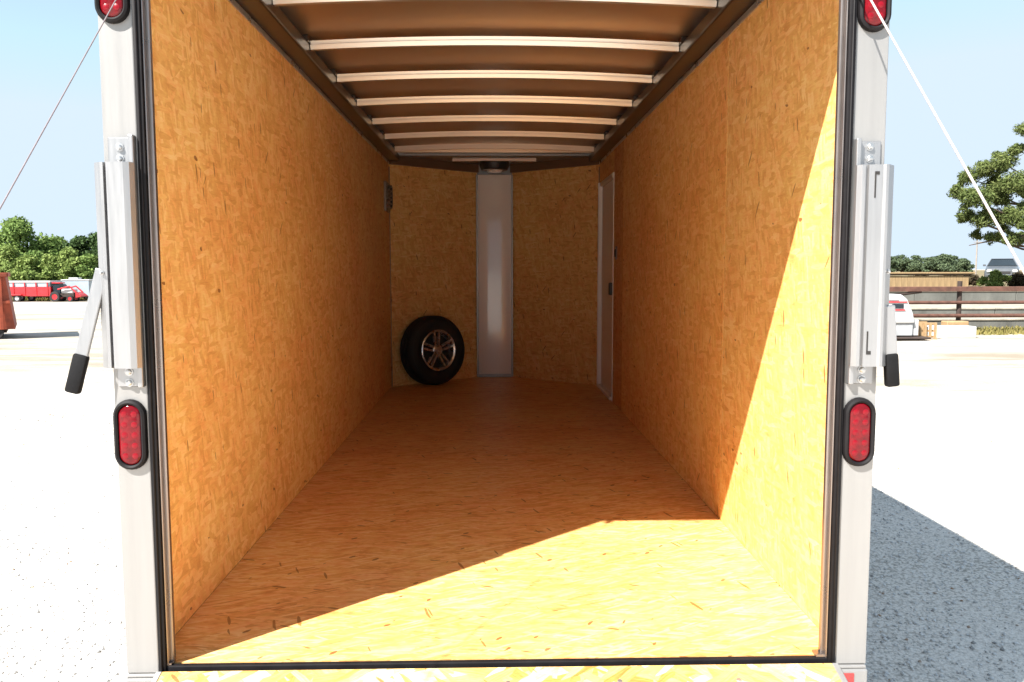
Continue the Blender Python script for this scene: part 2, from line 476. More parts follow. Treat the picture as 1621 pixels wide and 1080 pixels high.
def stone_mat():
    m, t, p = new_mat('loose_limestone_chips')
    N = NT(t)
    geo = N.n('ShaderNodeNewGeometry')
    N.l(N.ramp(geo.outputs['Random Per Island'], [(0, (0.30, 0.295, 0.29)), (0.16, (0.60, 0.595, 0.59)), (0.93, (0.80, 0.79, 0.78)), (1.0, (0.35, 0.22, 0.13))]), p.inputs['Base Color'])
    p.inputs['Roughness'].default_value = 0.9
    return m
M['stone'] = stone_mat()
sv, sf = stones(42000)
st = raw_mesh('loose_gravel', sv, sf, 'stone')
st['kind'] = 'stuff'

# ---------------- right: concrete terraces, raised ground behind them
def concrete(name, col):
    m, t, p = new_mat(name)
    N = NT(t)
    tc = N.n('ShaderNodeTexCoord').outputs['Object']
    mp = N.n('ShaderNodeMapping'); mp.inputs['Scale'].default_value = (1.2, 1, 0.3); N.l(tc, mp.inputs[0])
    st = N.noise(mp.outputs[0], 1.6, 6, 0.65)
    N.l(N.ramp(st, [(0.3, tuple(c * 0.55 for c in col)), (0.5, tuple(c * 0.9 for c in col)), (0.7, tuple(c * 1.15 for c in col))]), p.inputs['Base Color'])
    p.inputs['Roughness'].default_value = 0.9
    N.l(N.bump(N.noise(tc, 14, 4), 0.3, 0.02), p.inputs['Normal'])
    return m
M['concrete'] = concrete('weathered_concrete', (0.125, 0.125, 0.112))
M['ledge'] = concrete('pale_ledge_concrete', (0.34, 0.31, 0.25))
TW = thing('terraced_wall', 'low weathered grey concrete terraces with pale ledges behind the rusty pipe fence', 'retaining wall', (22, 22, G))
TX0, TX1 = 7.5, 46.0
for (y0, y1, z0, z1) in ((22.0, 23.5, -0.62, -0.31), (23.5, 28.1, -0.62, -0.08), (28.1, 28.8, -0.62, 0.30)):
    xx = TX0
    while xx < TX1:                         # cast sections, each with its own pale ledge
        x1 = min(xx + 3.6, TX1)
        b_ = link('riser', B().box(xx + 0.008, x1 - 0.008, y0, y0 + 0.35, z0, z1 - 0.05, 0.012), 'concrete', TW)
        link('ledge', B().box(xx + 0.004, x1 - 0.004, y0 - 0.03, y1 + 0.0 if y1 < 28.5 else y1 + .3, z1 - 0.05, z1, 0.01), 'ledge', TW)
        xx += 3.6
def soil_mat():
    m, t, p = new_mat('dry_soil_and_weeds')
    N = NT(t)
    tc = N.n('ShaderNodeTexCoord').outputs['Object']
    n1 = N.noise(tc, 0.5, 6, 0.65)
    N.l(N.ramp(n1, [(0.3, (0.10, 0.07, 0.04)), (0.5, (0.20, 0.15, 0.08)), (0.62, (0.10, 0.11, 0.035)), (0.75, (0.26, 0.21, 0.12))]), p.inputs['Base Color'])
    p.inputs['Roughness'].default_value = 0.95
    N.l(N.bump(N.noise(tc, 5, 5), 0.6, 0.1), p.inputs['Normal'])
    return m
M['soil'] = soil_mat()
bx = np.concatenate([np.linspace(7.5, 60, 40), np.linspace(70, 600, 20)])
by = np.concatenate([np.linspace(28.6, 60, 30), np.linspace(70, 700, 25)])
BX, BY = np.meshgrid(bx, by, indexing='ij')
BZ = 0.295 + 0.04 * np.sin(BX * 0.9) * np.sin(BY * 0.7) * np.clip((BY - 30) / 5, 0, 1)
BZ = np.where(BY < 28.7, 0.285, BZ)
i2 = np.arange(BX.size).reshape(BX.shape)
f2 = np.stack([i2[:-1, :-1], i2[1:, :-1], i2[1:, 1:], i2[:-1, 1:]], -1).reshape(-1, 4)
be = raw_mesh('raised_ground', np.stack([BX, BY, BZ + OFF], -1).reshape(-1, 3), f2, 'soil')
be['kind'] = 'structure'

# ================================================================== THE TRAILER
R, F, NO, ZT = 2.085, 7.275, 7.91, 2.0       # rear face, front corner, nose, wall top
HW, OW = 0.93, 0.986
T = thing('cargo_trailer', 'white enclosed cargo trailer lined with strand board, rear ramp door open', 'trailer', (0, 4.9, G))

def panel(name, x0, x1, y0, y1, z0, z1, mat): return link(name, B().box(x0, x1, y0, y1, z0, z1), mat, T, uv=True)
# floor sheets
for (a, b_) in ((R + 0.022, 4.535), (4.5365, 6.98)):
    panel('floor_sheet', -HW + 0.001, HW - 0.001, a, b_, -0.019, 0, 'osb_floor')
link('floor_sheet', B().prism([(-HW + .001, 6.9815), (HW - .001, 6.9815), (HW - .001, F + .02), (0.168, NO + .02), (-0.168, NO + .02), (-HW + .001, F + .02)], 'z', -0.019, 0), 'osb_floor', T, uv=True)
# wall linings
for (a, b_) in ((R + 0.03, 4.54), (4.5412, 6.98), (6.9812, F + 0.012)):
    panel('wall_panel', -HW - 0.01, -HW, a, b_, 0, ZT, 'osb_wall')
DN, DF, DT = 6.40, 7.20, 1.79                 # side door opening
panel('wall_panel', HW, HW + 0.01, R + 0.03, 3.314, 0, ZT, 'osb_wall')
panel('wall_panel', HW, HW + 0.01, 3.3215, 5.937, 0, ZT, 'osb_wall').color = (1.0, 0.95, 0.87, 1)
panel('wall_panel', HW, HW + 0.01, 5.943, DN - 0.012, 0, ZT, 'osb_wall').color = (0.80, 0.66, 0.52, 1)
panel('wall_panel', HW, HW + 0.01, DN - 0.010, F + 0.012, DT + 0.012, ZT, 'osb_wall')
panel('wall_panel', HW, HW + 0.01, DF + 0.012, F + 0.012, 0, DT + 0.010, 'osb_wall')
# nose linings
for s in (-1, 1):
    d = Vector((-s * (HW - 0.168), NO - F, 0)).normalized(); n = Vector((s * d.y, -s * d.x, 0)) if s < 0 else Vector((-d.y, d.x, 0))
    n = Vector((-s * (NO - F), -(HW - 0.168), 0)).normalized()          # towards the inside
    p0 = Vector((s * HW, F, 0)); p1 = Vector((s * 0.168, NO, 0))
    q0, q1 = p0 - n * 0.01, p1 - n * 0.01
    link('nose_panel', B().prism([p0.xy, p1.xy, q1.xy, q0.xy], 'z', 0, ZT - 0.02), 'osb_wall', T, uv=True)
    # dark corner joint strip and rail over the lining
    r0, r1 = p0 + n * 0.03, p1 + n * 0.03
    link('nose_rail', B().prism([r0.xy, r1.xy, q1.xy, q0.xy], 'z', ZT - 0.03, ZT + 0.05), 'nose_rail', T)
    link('corner_trim', B().tube((s * (HW - .002), F, 0.0), (s * (HW - .002), F, ZT - .05), 0.006, n=8), 'jamb_alu', T)
# white cover over the nose
def nose_cover():
    b_ = B(); k = 8; pts = []
    for i in range(k + 1):
        x = -0.168 + 0.336 * i / k; pts.append((x, NO - 0.012 - 0.012 * math.cos((i / k - 0.5) * math.pi)))
    pts += [(0.168, NO + 0.01), (-0.168, NO + 0.01)]
    b_.prism(pts, 'z', 0.002, ZT - 0.05)
    return b_
cv = link('nose_cover', nose_cover(), 'nose_white', T, smooth=True)
for s in (-1, 1): link('cover_edge', B().box(s * 0.168 - 0.009, s * 0.168 + 0.009, NO - 0.024, NO - 0.012, 0.002, ZT - 0.05, 0.003), 'white_alu', cv)
link('cover_foot', B().box(-0.158, 0.158, NO - 0.034, NO - 0.026, 0.001, 0.03, 0.003), 'white_alu', cv)

# top rails along the side walls, with the bright strip that caps the lining
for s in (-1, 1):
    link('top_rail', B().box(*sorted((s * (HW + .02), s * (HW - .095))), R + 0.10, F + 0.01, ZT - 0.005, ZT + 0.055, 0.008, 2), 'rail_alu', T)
    link('cap_strip', B().box(*sorted((s * (HW - .0005), s * (HW - .007))), R + 0.10, F, ZT - 0.03, ZT - 0.006, 0.002), 'trim_alu', T)
# roof: inner skin, outer skin
def arch(x): return ZT + 0.085 + 0.03 * (1 - (x / HW) ** 2)
def roof(z_add, hw, y0, y1, th, nose):
    b_ = B(); k = 12
    xs_ = [-hw + 2 * hw * i / k for i in range(k + 1)]
    up = [(x, arch(x * HW / hw) + z_add + th) for x in xs_]; dn = [(x, arch(x * HW / hw) + z_add) for x in xs_[::-1]]
    b_.prism(up + dn, 'y', y0, y1)
    if nose:
        b_.prism([(-hw, y1), (hw, y1), (0.19, NO + .05), (-0.19, NO + .05)], 'z', ZT + 0.03 + z_add, ZT + 0.05 + z_add)
    return b_
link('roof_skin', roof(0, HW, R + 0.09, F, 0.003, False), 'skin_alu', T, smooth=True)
link('nose_ceiling', B().prism([(-HW, F - .02), (HW, F - .02), (0.2, NO + .01), (-0.2, NO + .01)], 'z', ZT + 0.07, ZT + 0.132), 'skin_alu', T)
link('roof_shell', roof(0.015, OW - 0.012, R + 0.002, F, 0.004, True), 'white_alu', T)
# bows: a two-step hat section, arched with the roof
def bow(y, hw, lift=0.0):
    b_ = B(); k = 16
    for (ya, yb, za, zb) in ((y - 0.014, y + 0.02, -0.026, -0.008), (y - 0.019, y + 0.012, -0.046, -0.027)):
        for i in range(k):
            xa, xb = -hw + 2 * hw * i / k, -hw + 2 * hw * (i + 1) / k
            sl_ = (zb - za) * 0.42
            A = [(xa, ya + sl_, arch(xa) + za + lift), (xa, yb, arch(xa) + za + lift), (xa, yb, arch(xa) + zb + lift), (xa, ya, arch(xa) + zb + lift)]
            C = [(xb, ya + sl_, arch(xb) + za + lift), (xb, yb, arch(xb) + za + lift), (xb, yb, arch(xb) + zb + lift), (xb, ya, arch(xb) + zb + lift)]
            va = [b_.bm.verts.new(p) for p in A]; vc = [b_.bm.verts.new(p) for p in C]
            for j in range(4): b_.bm.faces.new((va[j], va[(j + 1) % 4], vc[(j + 1) % 4], vc[j]))
            if i == 0: b_.bm.faces.new(va[::-1])
            if i == k - 1: b_.bm.faces.new(vc)
    bmesh.ops.remove_doubles(b_.bm, verts=b_.bm.verts[:], dist=1e-5)
    return b_
for k in range(-1, 7):
    y = 3.163 + 0.626 * k
    bo = link('roof_bow', bow(y, HW - 0.098, -0.014), 'bow_alu', T)
    for s in (-1, 1):
        link('bow_bracket', B().box(*sorted((s * (HW - .096), s * (HW - .05))), y - 0.05, y + 0.05, ZT + 0.056, ZT + 0.088, 0.003), 'rail_alu', bo)
link('roof_bow', bow(7.42, 0.375, -0.05), 'bow_alu', T)
# dome lamp under the nose ceiling
dl = link('dome_lamp', B().lathe([(0.0, ZT + .070), (0.13, ZT + .070), (0.14, ZT + .0), (0.12, ZT - .04), (0.0, ZT - .04)], (0, 7.62, 0), 'z', 28), 'plastic_black', T, smooth=True)
link('lamp_lens', B().lathe([(0.0, ZT - .041), (0.075, ZT - .041), (0.06, ZT - .058), (0.0, ZT - .062)], (0, 7.62, 0), 'z', 20), 'lamp_white', dl, smooth=True)

# outer shell and floor frame (keeps the light out)
for s in (-1, 1):
    if s < 0:
        link('side_skin', B().box(-OW + 0.004, -OW + 0.010, R + 0.09, F, -0.16, 2.085), 'white_alu', T)
    else:
        b_ = B()
        b_.box(OW - 0.010, OW - 0.004, R + 0.09, DN - .01, -0.16, 2.085)
        b_.box(OW - 0.010, OW - 0.004, DF + .01, F, -0.16, 2.085)
        b_.box(OW - 0.010, OW - 0.004, DN - .01, DF + .01, DT + .01, 2.085)
        b_.box(OW - 0.010, OW - 0.004, DN - .01, DF + .01, -0.16, -.01)
        link('side_skin', b_, 'white_alu', T)
    link('nose_skin', B().prism([(s * OW, F), (s * 0.20, NO + 0.06), (s * 0.20, NO + 0.066), (s * OW, F + 0.006)], 'z', -0.16, 2.085), 'white_alu', T)
link('nose_cap', B().lathe([(0.0, -0.16), (0.205, -0.16), (0.205, 2.085), (0.0, 2.085)], (0, NO - 0.0, 0), 'z', 24), 'white_alu', T, smooth=True) if False else \
    link('nose_cap', B().box(-0.205, 0.205, NO + 0.062, NO + 0.072, -0.16, 2.085), 'white_alu', T)
link('floor_frame', B().box(-OW + 0.02, OW - 0.02, R + 0.12, F, -0.15, -0.021).box(-0.2, 0.2, F, NO + .02, -0.15, -0.021), 'chassis', T)

# rear frame
for s in (-1, 1):
    link('rear_post', B().box(*sorted((s * 0.901, s * OW)), R, R + 0.085, -0.018, 1.87, 0.003, 2), 'white_alu', T)
    # inner return of the jamb (bare aluminium) and folded lip
    link('jamb', B().box(*sorted((s * 0.866, s * 0.8995)), R + 0.012, R + 0.030, 0.0, 1.87, 0.003).box(*sorted((s * 0.8745, s * 0.8785)), R - 0.003, R + 0.013, 0.0, 1.87, 0.002), 'jamb_alu', T)
    sb = B().box(*sorted((s * 0.8795, s * 0.8995)), R - 0.008, R + 0.011, -0.015, 1.87, 0.004, 2)
    sb.box(*sorted((s * 0.8870, s * 0.8920)), R - 0.013, R - 0.0075, -0.015, 1.87, 0.002)
    link('door_seal', sb, 'rubber', T, smooth=True)
link('header', B().box(-OW, OW, R, R + 0.085, 1.871, 2.085, 0.004), 'white_alu', T)
link('header_lip', B().box(-0.90, 0.90, R + 0.002, R + 0.04, 1.855, 1.87, 0.003), 'jamb_alu', T)
ss = B().box(-0.882, 0.882, R - 0.002, R + 0.014, -0.016, 0.002, 0.003, 2)
link('sill_seal', ss, 'rubber', T)
link('sill_corner', B().box(-0.882, -0.868, R + .0, R + 0.03, 0.0035, 0.008), 'jamb_alu', T)
link('sill_corner', B().box(0.850, 0.882, R + .0, R + 0.03, 0.0035, 0.010), 'jamb_alu', T)
bp = link('rear_bumper', B().box(-OW, OW, R - 0.012, R + 0.11, -0.15, -0.028, 0.004, 2), 'white_alu', T)
link('bumper_cap', B().box(-OW + .002, -0.905, R - 0.006, R + 0.08, -0.0275, -0.019, .002), 'white_alu', bp)
link('bumper_cap', B().box(0.905, OW - .002, R - 0.006, R + 0.08, -0.0275, -0.019, .002), 'white_alu', bp)
link('reflector_tape', B().box(0.908, 0.948, R - 0.0145, R - 0.0125, -0.09, -0.037), 'red_tape', bp)

# tail lamps
def stadium(w_, h_, n=12):
    r = w_ / 2; c = h_ / 2 - r; pts = []
    for i in range(n + 1):
        t = math.pi * i / n; pts.append((r * math.cos(t), c + r * math.sin(t)))
    for i in range(n + 1):
        t = math.pi + math.pi * i / n; pts.append((r * math.cos(t), -c + r * math.sin(t)))
    return pts
def loft(b_, layers):
    rings = [[b_.bm.verts.new(p) for p in L] for L in layers]
    n = len(rings[0])
    for A, C in zip(rings, rings[1:]):
        for i in range(n): b_.bm.faces.new((A[i], A[(i + 1) % n], C[(i + 1) % n], C[i]))
    return rings
def tail_light(x, z):
    e = part_empty('tail_light', (x, R, z), T)
    P = lambda w_, h_, y: [(x + u, R + y, z + v) for u, v in stadium(w_, h_)]
    b_ = B(); rs = loft(b_, [P(0.083, 0.183, 0.0), P(0.083, 0.183, -0.006), P(0.079, 0.179, -0.013), P(0.068, 0.168, -0.016), P(0.059, 0.159, -0.013), P(0.057, 0.157, -0.004)])
    link('gasket', b_, 'rubber', e, smooth=True)
    b_ = B(); rs = loft(b_, [P(0.0565, 0.1565, -0.0005), P(0.0565, 0.1565, -0.008), P(0.053, 0.153, -0.0105), P(0.044, 0.144, -0.0125)])
    b_.bm.faces.new(rs[0][::-1]); b_.bm.faces.new(rs[-1])
    link('lens', b_, 'lens', e, smooth=True)
    b_ = B()
    for i in range(2):
        for j in range(5):
            b_.lathe([(0.0085, -0.0110), (0.0078, -0.0128), (0.0045, -0.0138), (0.0, -0.0141)], (x + (-0.0125 + 0.025 * i), R, z + (-0.054 + 0.027 * j)), 'y', 10)
    link('led_array', b_, 'led', e, smooth=True)
tail_light(-0.946, 0.622); tail_light(0.942, 0.617); tail_light(-0.946, 1.738); tail_light(0.943, 1.727)

# ramp latches on both posts
def bolt(parent, x, y, z, r=0.0075):
    link('bolt', B().lathe([(r * 1.5, y), (r * 1.5, y - 0.002), (r, y - 0.0022), (r, y - 0.007), (r * 0.7, y - 0.009), (0, y - 0.0095)], (x, 0, z), 'y', 8), 'steel', parent, smooth=True)
def latch(s):
    zt, zb, ht, hb = (1.372, 0.746, 1.307, 0.798) if s < 0 else (1.366, 0.745, 1.302, 0.795)
    L = part_empty('ramp_latch', (s * 0.945, R, zb), T)
    link('mounting_plate', B().box(*sorted((s * 0.915, s * 0.972)), R - 0.007, R, zb, zt, 0.002)
         .box(*sorted((s * 0.903, s * 0.916)), R - 0.022, R, zb - 0.0, zt + .005, 0.003, 2), 'latch_alu', L)
    if s < 0:
        pts = [(-0.998, -0.004), (-0.998, -0.026), (-0.978, -0.042), (-0.970, -0.042), (-0.968, -0.030), (-0.963, -0.030), (-0.961, -0.046), (-0.918, -0.050), (-0.905, -0.044), (-0.899, -0.030), (-0.899, -0.0225), (-0.972, -0.0075)]
        bz = (1.347, 1.319, 0.785, 0.757)
    else:
        pts = [(0.899, -0.0225), (0.899, -0.036), (0.908, -0.047), (0.916, -0.048), (0.918, -0.042), (0.922, -0.042), (0.924, -0.050), (0.958, -0.053), (0.964, -0.058), (0.971, -0.057), (0.996, -0.030), (0.999, -0.006), (0.972, -0.0075)]
        bz = (1.352, 1.322, 0.782, 0.757)
    h = link('housing', B().prism([(x, R + y) for x, y in pts], 'z', hb, ht), 'latch_alu', L)
    for z in bz: bolt(L, s * 0.9425, R - 0.007, z)
    bolt(L, s * 0.983, R - 0.043 if s < 0 else R - 0.0445, 1.036, 0.004)
    if s > 0:
        link('slot', B().box(0.938, 0.941, R - 0.0530, R - 0.0500, 1.22, 1.285).box(0.941, 0.949, R - 0.0535, R - 0.0505, 1.277, 1.285), 'dark_hole', L)
        link('slot', B().box(0.932, 0.935, R - 0.0526, R - 0.0500, 0.83, 0.885).box(0.932, 0.943, R - 0.0528, R - 0.0500, 0.826, 0.835), 'dark_hole', L)
        a, c = Vector((0.992, R - 0.035, 0.95)), Vector((1.006, R - 0.030, 0.815))
    else:
        a, c = Vector((-0.990, R - 0.024, 1.045)), Vector((-1.046, R - 0.040, 0.822))
    d = (c - a).normalized(); yv = Vector((0, 1, 0)); xv = d.cross(yv).normalized(); yv = xv.cross(d)
    link('lever', B().obox((a + c) / 2, xv, yv, d, 0.016, 0.006, (c - a).length / 2, 0.003), 'latch_alu', L)
    e = c + d * 0.088 if s < 0 else c + d * 0.075
    link('grip', B().obox((c + e) / 2 - d * .006, xv, yv, d, 0.0185 if s < 0 else 0.0175, 0.012, (e - c).length / 2 + .006, 0.007), 'grip', L, smooth=True)
latch(-1); latch(1)

# side door in the right wall, seen from inside
D = part_empty('side_door', (HW, (DN + DF) / 2, 0), T)
fr = B()
fr.box(HW - 0.006, HW + 0.02, DN - 0.011, DN + 0.012, 0.0, DT + 0.011, 0.003)
fr.box(HW - 0.022, HW + 0.02, DF - 0.025, DF + 0.011, 0.0, DT + 0.011, 0.004)
fr.box(HW - 0.010, HW + 0.02, DN + 0.026, DF - 0.026, DT - 0.025, DT + 0.011, 0.004)
fr.box(HW - 0.022, HW + 0.02, DN + 0.026, DF - 0.026, 0.001, 0.03, 0.004)
link('door_frame', fr, 'door_white', D)
link('door_leaf', B().box(HW + 0.012, HW + 0.04, DN + 0.028, DF - 0.028, 0.032, DT - 0.028, 0.004), 'door_white', D)
link('door_backing', B().box(HW + 0.041, OW - 0.004, DN - 0.02, DF + 0.02, -0.018, DT + 0.02), 'white_alu', D)
link('handle', B().box(HW - 0.024, HW + 0.0115, DN + 0.045, DN + 0.10, 0.84, 0.94, 0.006), 'plastic_black', D)
sw = link('light_switch', B().box(HW - 0.008, HW, 6.20, 6.27, 1.12, 1.22, 0.003), 'plastic_grey', T)
link('rocker', B().box(HW - 0.016, HW - 0.0085, 6.215, 6.255, 1.14, 1.20, 0.003), 'plastic_black', sw)
# vent on the left wall beside the nose
v = link('side_vent', B().box(-HW, -HW + 0.02, 6.93, 7.20, 1.54, 1.79, 0.004), 'plastic_grey', T)
lb = B()
for i in range(6): lb.obox((-HW + 0.030, 7.065, 1.575 + 0.036 * i), (1, 0, 0.5), (0, 1, 0), (-0.5, 0, 1), 0.010, 0.11, 0.003)
link('vent_louvre', lb, 'plastic_grey', v)
link('vent_cover', B().prism([(7.205, 1.58), (7.262, 1.61), (7.262, 1.76), (7.205, 1.78)], 'x', -HW, -HW + 0.035), 'plastic_black', T)

# ramp door, folded down behind the trailer
rd = part_empty('ramp_door', (0, R - 0.02, -0.01), T)
A = Vector((0, R - 0.017, -0.006)); E = Vector((0, 0.10, G + 0.03))
d = (E - A).normalized(); nrm = Vector((0, -d.z, d.y)); nrm = nrm if nrm.z > 0 else -nrm
ln = (E - A).length
def on_ramp(x, t, h): return Vector((x, 0, 0)) + A + d * t + nrm * h
b_ = B(); b_.obox(on_ramp(0, ln / 2, -0.010), (1, 0, 0), d, nrm, 0.885, ln / 2, 0.010)
link('ramp_deck', b_, 'osb_ramp', rd, uv=True)
for s in (-1, 1):
    b_ = B(); b_.obox(on_ramp(s * 0.8935, ln / 2, -0.022), (1, 0, 0), d, nrm, 0.008, ln / 2, 0.024, 0.002)
    link('edge_rail', b_, 'white_alu', rd)
b_ = B(); b_.obox(on_ramp(0, ln / 2, -0.033), (1, 0, 0), d, nrm, 0.885, ln / 2, 0.0125)
link('outer_sheet', b_, 'white_alu', rd)
b_ = B(); b_.tube((-0.88, R - 0.008, -0.015), (0.88, R - 0.008, -0.015), 0.0055, n=8)
link('hinge', b_, 'rubber', rd)
for x in (-0.60, -0.30, 0.02, 0.31, 0.62):
    c = on_ramp(x, 0.055, 0)
    b_ = B(); b_.tube(c, c + nrm * 0.003, 0.008, 0.006, 10)
    link('screw', b_, 'steel', rd)
# ramp cables, from the upper corners of the opening down to brackets on the ramp
for s in (-1, 1):
    top = Vector((s * 0.845, R - 0.012, 1.846))
    end = Vector((s * 1.02, 0.14, -0.462))
    link('ramp_cable', B().tube(top, end, 0.0014 if s < 0 else 0.0024, n=8), 'cable_dark' if s < 0 else 'cable', T)
    link('cable_bracket', B().box(*sorted((s * 0.902, s * 1.035)), 0.125, 0.155, G + 0.03, -0.45, 0.004), 'steel', rd)
    link('cable_eye', B().box(*sorted((s * 0.835, s * 0.855)), R - 0.02, R + 0.001, 1.835, 1.868, 0.003), 'steel', T)

# running gear
for s in (-1, 1):
    for y in (4.45, 5.25):
        wv = part_empty('wheel', (s * 1.10, y, -0.27), T)
        link('tyre', B().lathe([(0.19, -0.09), (0.30, -0.10), (0.325, -0.08), (0.33, 0), (0.325, 0.08), (0.30, 0.10), (0.19, 0.09), (0.19, -0.09)], (s * 1.10, y, -0.27), 'x', 32), 'tyre', wv, smooth=True)
        link('rim', B().lathe([(0.0, -0.05), (0.188, -0.06), (0.188, 0.06), (0.0, 0.04)], (s * 1.10, y, -0.27), 'x', 24), 'rim', wv, smooth=True)
    link('fender', B().prism([(3.95, -0.2), (4.15, 0.10), (5.55, 0.10), (5.75, -0.2), (5.73, -0.2), (5.54, 0.085), (4.16, 0.085), (3.97, -0.2)], 'x', *sorted((s * (OW - .003), s * 1.22))), 'white_alu', T)
    link('axle', B().tube((s * 0.1, 4.45 if s < 0 else 5.25, -0.27), (s * 1.05, 4.45 if s < 0 else 5.25, -0.27), 0.03, n=10), 'chassis', T)

# ================================================================== SPARE WHEEL leaning on the left nose panel
nn = Vector(((NO - F), -(HW - 0.168), 0)).normalized()
SWR = 0.315
sp_c = Vector((-0.552, 7.365, 0))
SWt = thing('spare_wheel', 'black spare tyre on a silver alloy rim leaning against the nose wall', 'spare wheel', sp_c)
SWt.rotation_mode = 'XYZ'
yaw = math.atan2(nn.x, -nn.y)               # local -Y faces out along the panel's normal
SWt.rotation_euler = (Matrix.Rotation(yaw, 3, 'Z') @ Matrix.Rotation(R_(-4), 3, 'X')).to_euler()
c0 = Vector((0, 0, SWR + .002))
prof = [(0.180, 0.085), (0.205, 0.095), (0.27, 0.100), (0.298, 0.088), (0.312, 0.06)]
for yv in (0.05, 0.02, -0.01, -0.04):        # tread grooves
    prof += [(0.315, yv + 0.008), (0.308, yv + 0.006), (0.308, yv), (0.315, yv - 0.002)]
prof += [(0.312, -0.06), (0.298, -0.088), (0.283, -0.0965), (0.28, -0.094), (0.27, -0.100), (0.235, -0.102), (0.205, -0.095), (0.188, -0.088), (0.180, -0.085), (0.180, 0.085)]
ty = link('tyre', B().lathe(prof, c0, 'y', 48), 'tyre', SWt, smooth=True, local=True)
rm = B().lathe([(0.181, 0.08), (0.181, -0.082), (0.187, -0.094), (0.181, -0.098), (0.168, -0.090), (0.160, -0.06), (0.160, 0.08), (0.181, 0.08)], c0, 'y', 40)
rim = link('rim', rm, 'rim', SWt, smooth=True, local=True)
link('hollow_shade', B().lathe([(0.0, -0.02), (0.158, -0.02), (0.158, 0.06), (0.0, 0.06)], c0, 'y', 28), 'dark_hole', rim, smooth=True, local=True)  # dark disc, the shade of the hollow behind the spokes put into its colour
for k in range(5):
    a = math.pi / 2 + k * 2 * math.pi / 5
    b_ = B(); dr = Vector((math.cos(a), 0, math.sin(a))); sd = Vector((-math.sin(a), 0, math.cos(a)))
    for q in (-1, 1):
        p0, p1 = c0 + dr * 0.035 + sd * q * 0.016, c0 + dr * 0.166 + sd * q * 0.026
        dd = (p1 - p0).normalized(); b_.obox((p0 + p1) / 2 + Vector((0, -0.062, 0)), dd, (0, 1, 0), dd.cross(Vector((0, 1, 0))), (p1 - p0).length / 2, 0.016, 0.0095, 0.004)
    link('spoke', b_, 'rim', rim, smooth=True, local=True)
link('hub_cap', B().lathe([(0.05, -0.045), (0.05, -0.078), (0.04, -0.085), (0.034, -0.098), (0.0, -0.100)], c0, 'y', 24), 'rim', rim, smooth=True, local=True)

# ================================================================== BACKGROUND
M['rust_paint'] = simple('rusty_red_paint', (0.30, 0.055, 0.022), 0.7, 0, 0.45, 2.2, bump=0.2, bscale=20)
M['rust_rail'] = simple('rusty_steel_pipe', (0.115, 0.052, 0.036), 0.75, 0.1, 0.35, 5, bump=0.2, bscale=40)
M['rust_dark'] = simple('dark_rusty_steel', (0.045, 0.03, 0.024), 0.8, 0.1, 0.3, 5)
M['red_paint'] = simple('red_machine_paint', (0.50, 0.018, 0.025), 0.4, 0, 0.12, 3, coat=0.3)
M['white_paint'] = simple('white_vehicle_paint', (0.52, 0.52, 0.52), 0.35, 0, 0.04, 2, coat=0.3)
M['pale_blue'] = simple('pale_grey_panel', (0.34, 0.40, 0.44), 0.4, 0, 0.05, 2)
M['glass_dark'] = simple('dark_car_glass', (0.02, 0.028, 0.036), 0.25, 0, 0.1, 2, spec=0.2)
M['silver'] = simple('silver_car_paint', (0.13, 0.14, 0.15), 0.35, 0.4, 0.05, 2, coat=0.2)
M['lamp_glass'] = simple('headlamp_glass', (0.75, 0.75, 0.74), 0.1, 0.2, 0.05, coat=1)
M['plank'] = simple('sun_bleached_plank', (0.27, 0.185, 0.095), 0.8, 0, 0.25, 3, stretch=(6, 6, 0.6))
M['plank_dark'] = simple('dark_timber_rail', (0.08, 0.055, 0.035), 0.85, 0, 0.3, 6)
M['grey_steel'] = simple('galvanised_grey', (0.45, 0.46, 0.47), 0.5, 0.3, 0.1, 4)
M['pole_wood'] = simple('grey_pole_timber', (0.28, 0.25, 0.22), 0.85, 0, 0.2, 3)
M['white_block'] = simple('whitewashed_block', (0.55, 0.54, 0.52), 0.8, 0, 0.08, 5)
M['timber'] = simple('fresh_timber', (0.34, 0.22, 0.11), 0.75, 0, 0.2, 5)
M['bark'] = simple('bark', (0.09, 0.065, 0.045), 0.9, 0, 0.3, 8, bump=0.5, bscale=20)

# ---- rust red dump trailer on the left, close by
X0, X1, Y0, Y1 = -15.6, -11.72, 19.9, 22.1
DTr = thing('dump_trailer', 'rust red steel dump trailer with ribbed sides at the edge of the gravel', 'dump trailer', (X1 + 0.14, Y0, G))
DTr.rotation_euler = (0, 0, R_(29))
def dump_body():
    b_ = B()
    vb = [(X0, Y0, -0.36), (X1 + 0.14, Y0, -0.36), (X1 + 0.14, Y1, -0.36), (X0, Y1, -0.36)]
    vt = [(X0, Y0 - .03, 0.98), (X1 - 0.02, Y0 - .03, 0.98), (X1 - 0.02, Y1 + .03, 0.98), (X0, Y1 + .03, 0.98)]
    vi = [(X0 + .06, Y0 + .05, 0.98), (X1 - 0.08, Y0 + .05, 0.98), (X1 - 0.08, Y1 - .05, 0.98), (X0 + .06, Y1 - .05, 0.98)]
    vj = [(X0 + .06, Y0 + .08, -0.28), (X1 + 0.06, Y0 + .08, -0.28), (X1 + 0.06, Y1 - .08, -0.28), (X0 + .06, Y1 - .08, -0.28)]
    L = [[b_.bm.verts.new(p) for p in q] for q in (vb, vt, vi, vj)]
    for A_, C_ in zip(L, L[1:]):
        for i in range(4): b_.bm.faces.new((A_[i], A_[(i + 1) % 4], C_[(i + 1) % 4], C_[i]))
    b_.bm.faces.new(L[0][::-1]); b_.bm.faces.new(L[3])
    return b_
link('body', dump_body(), 'rust_paint', DTr)
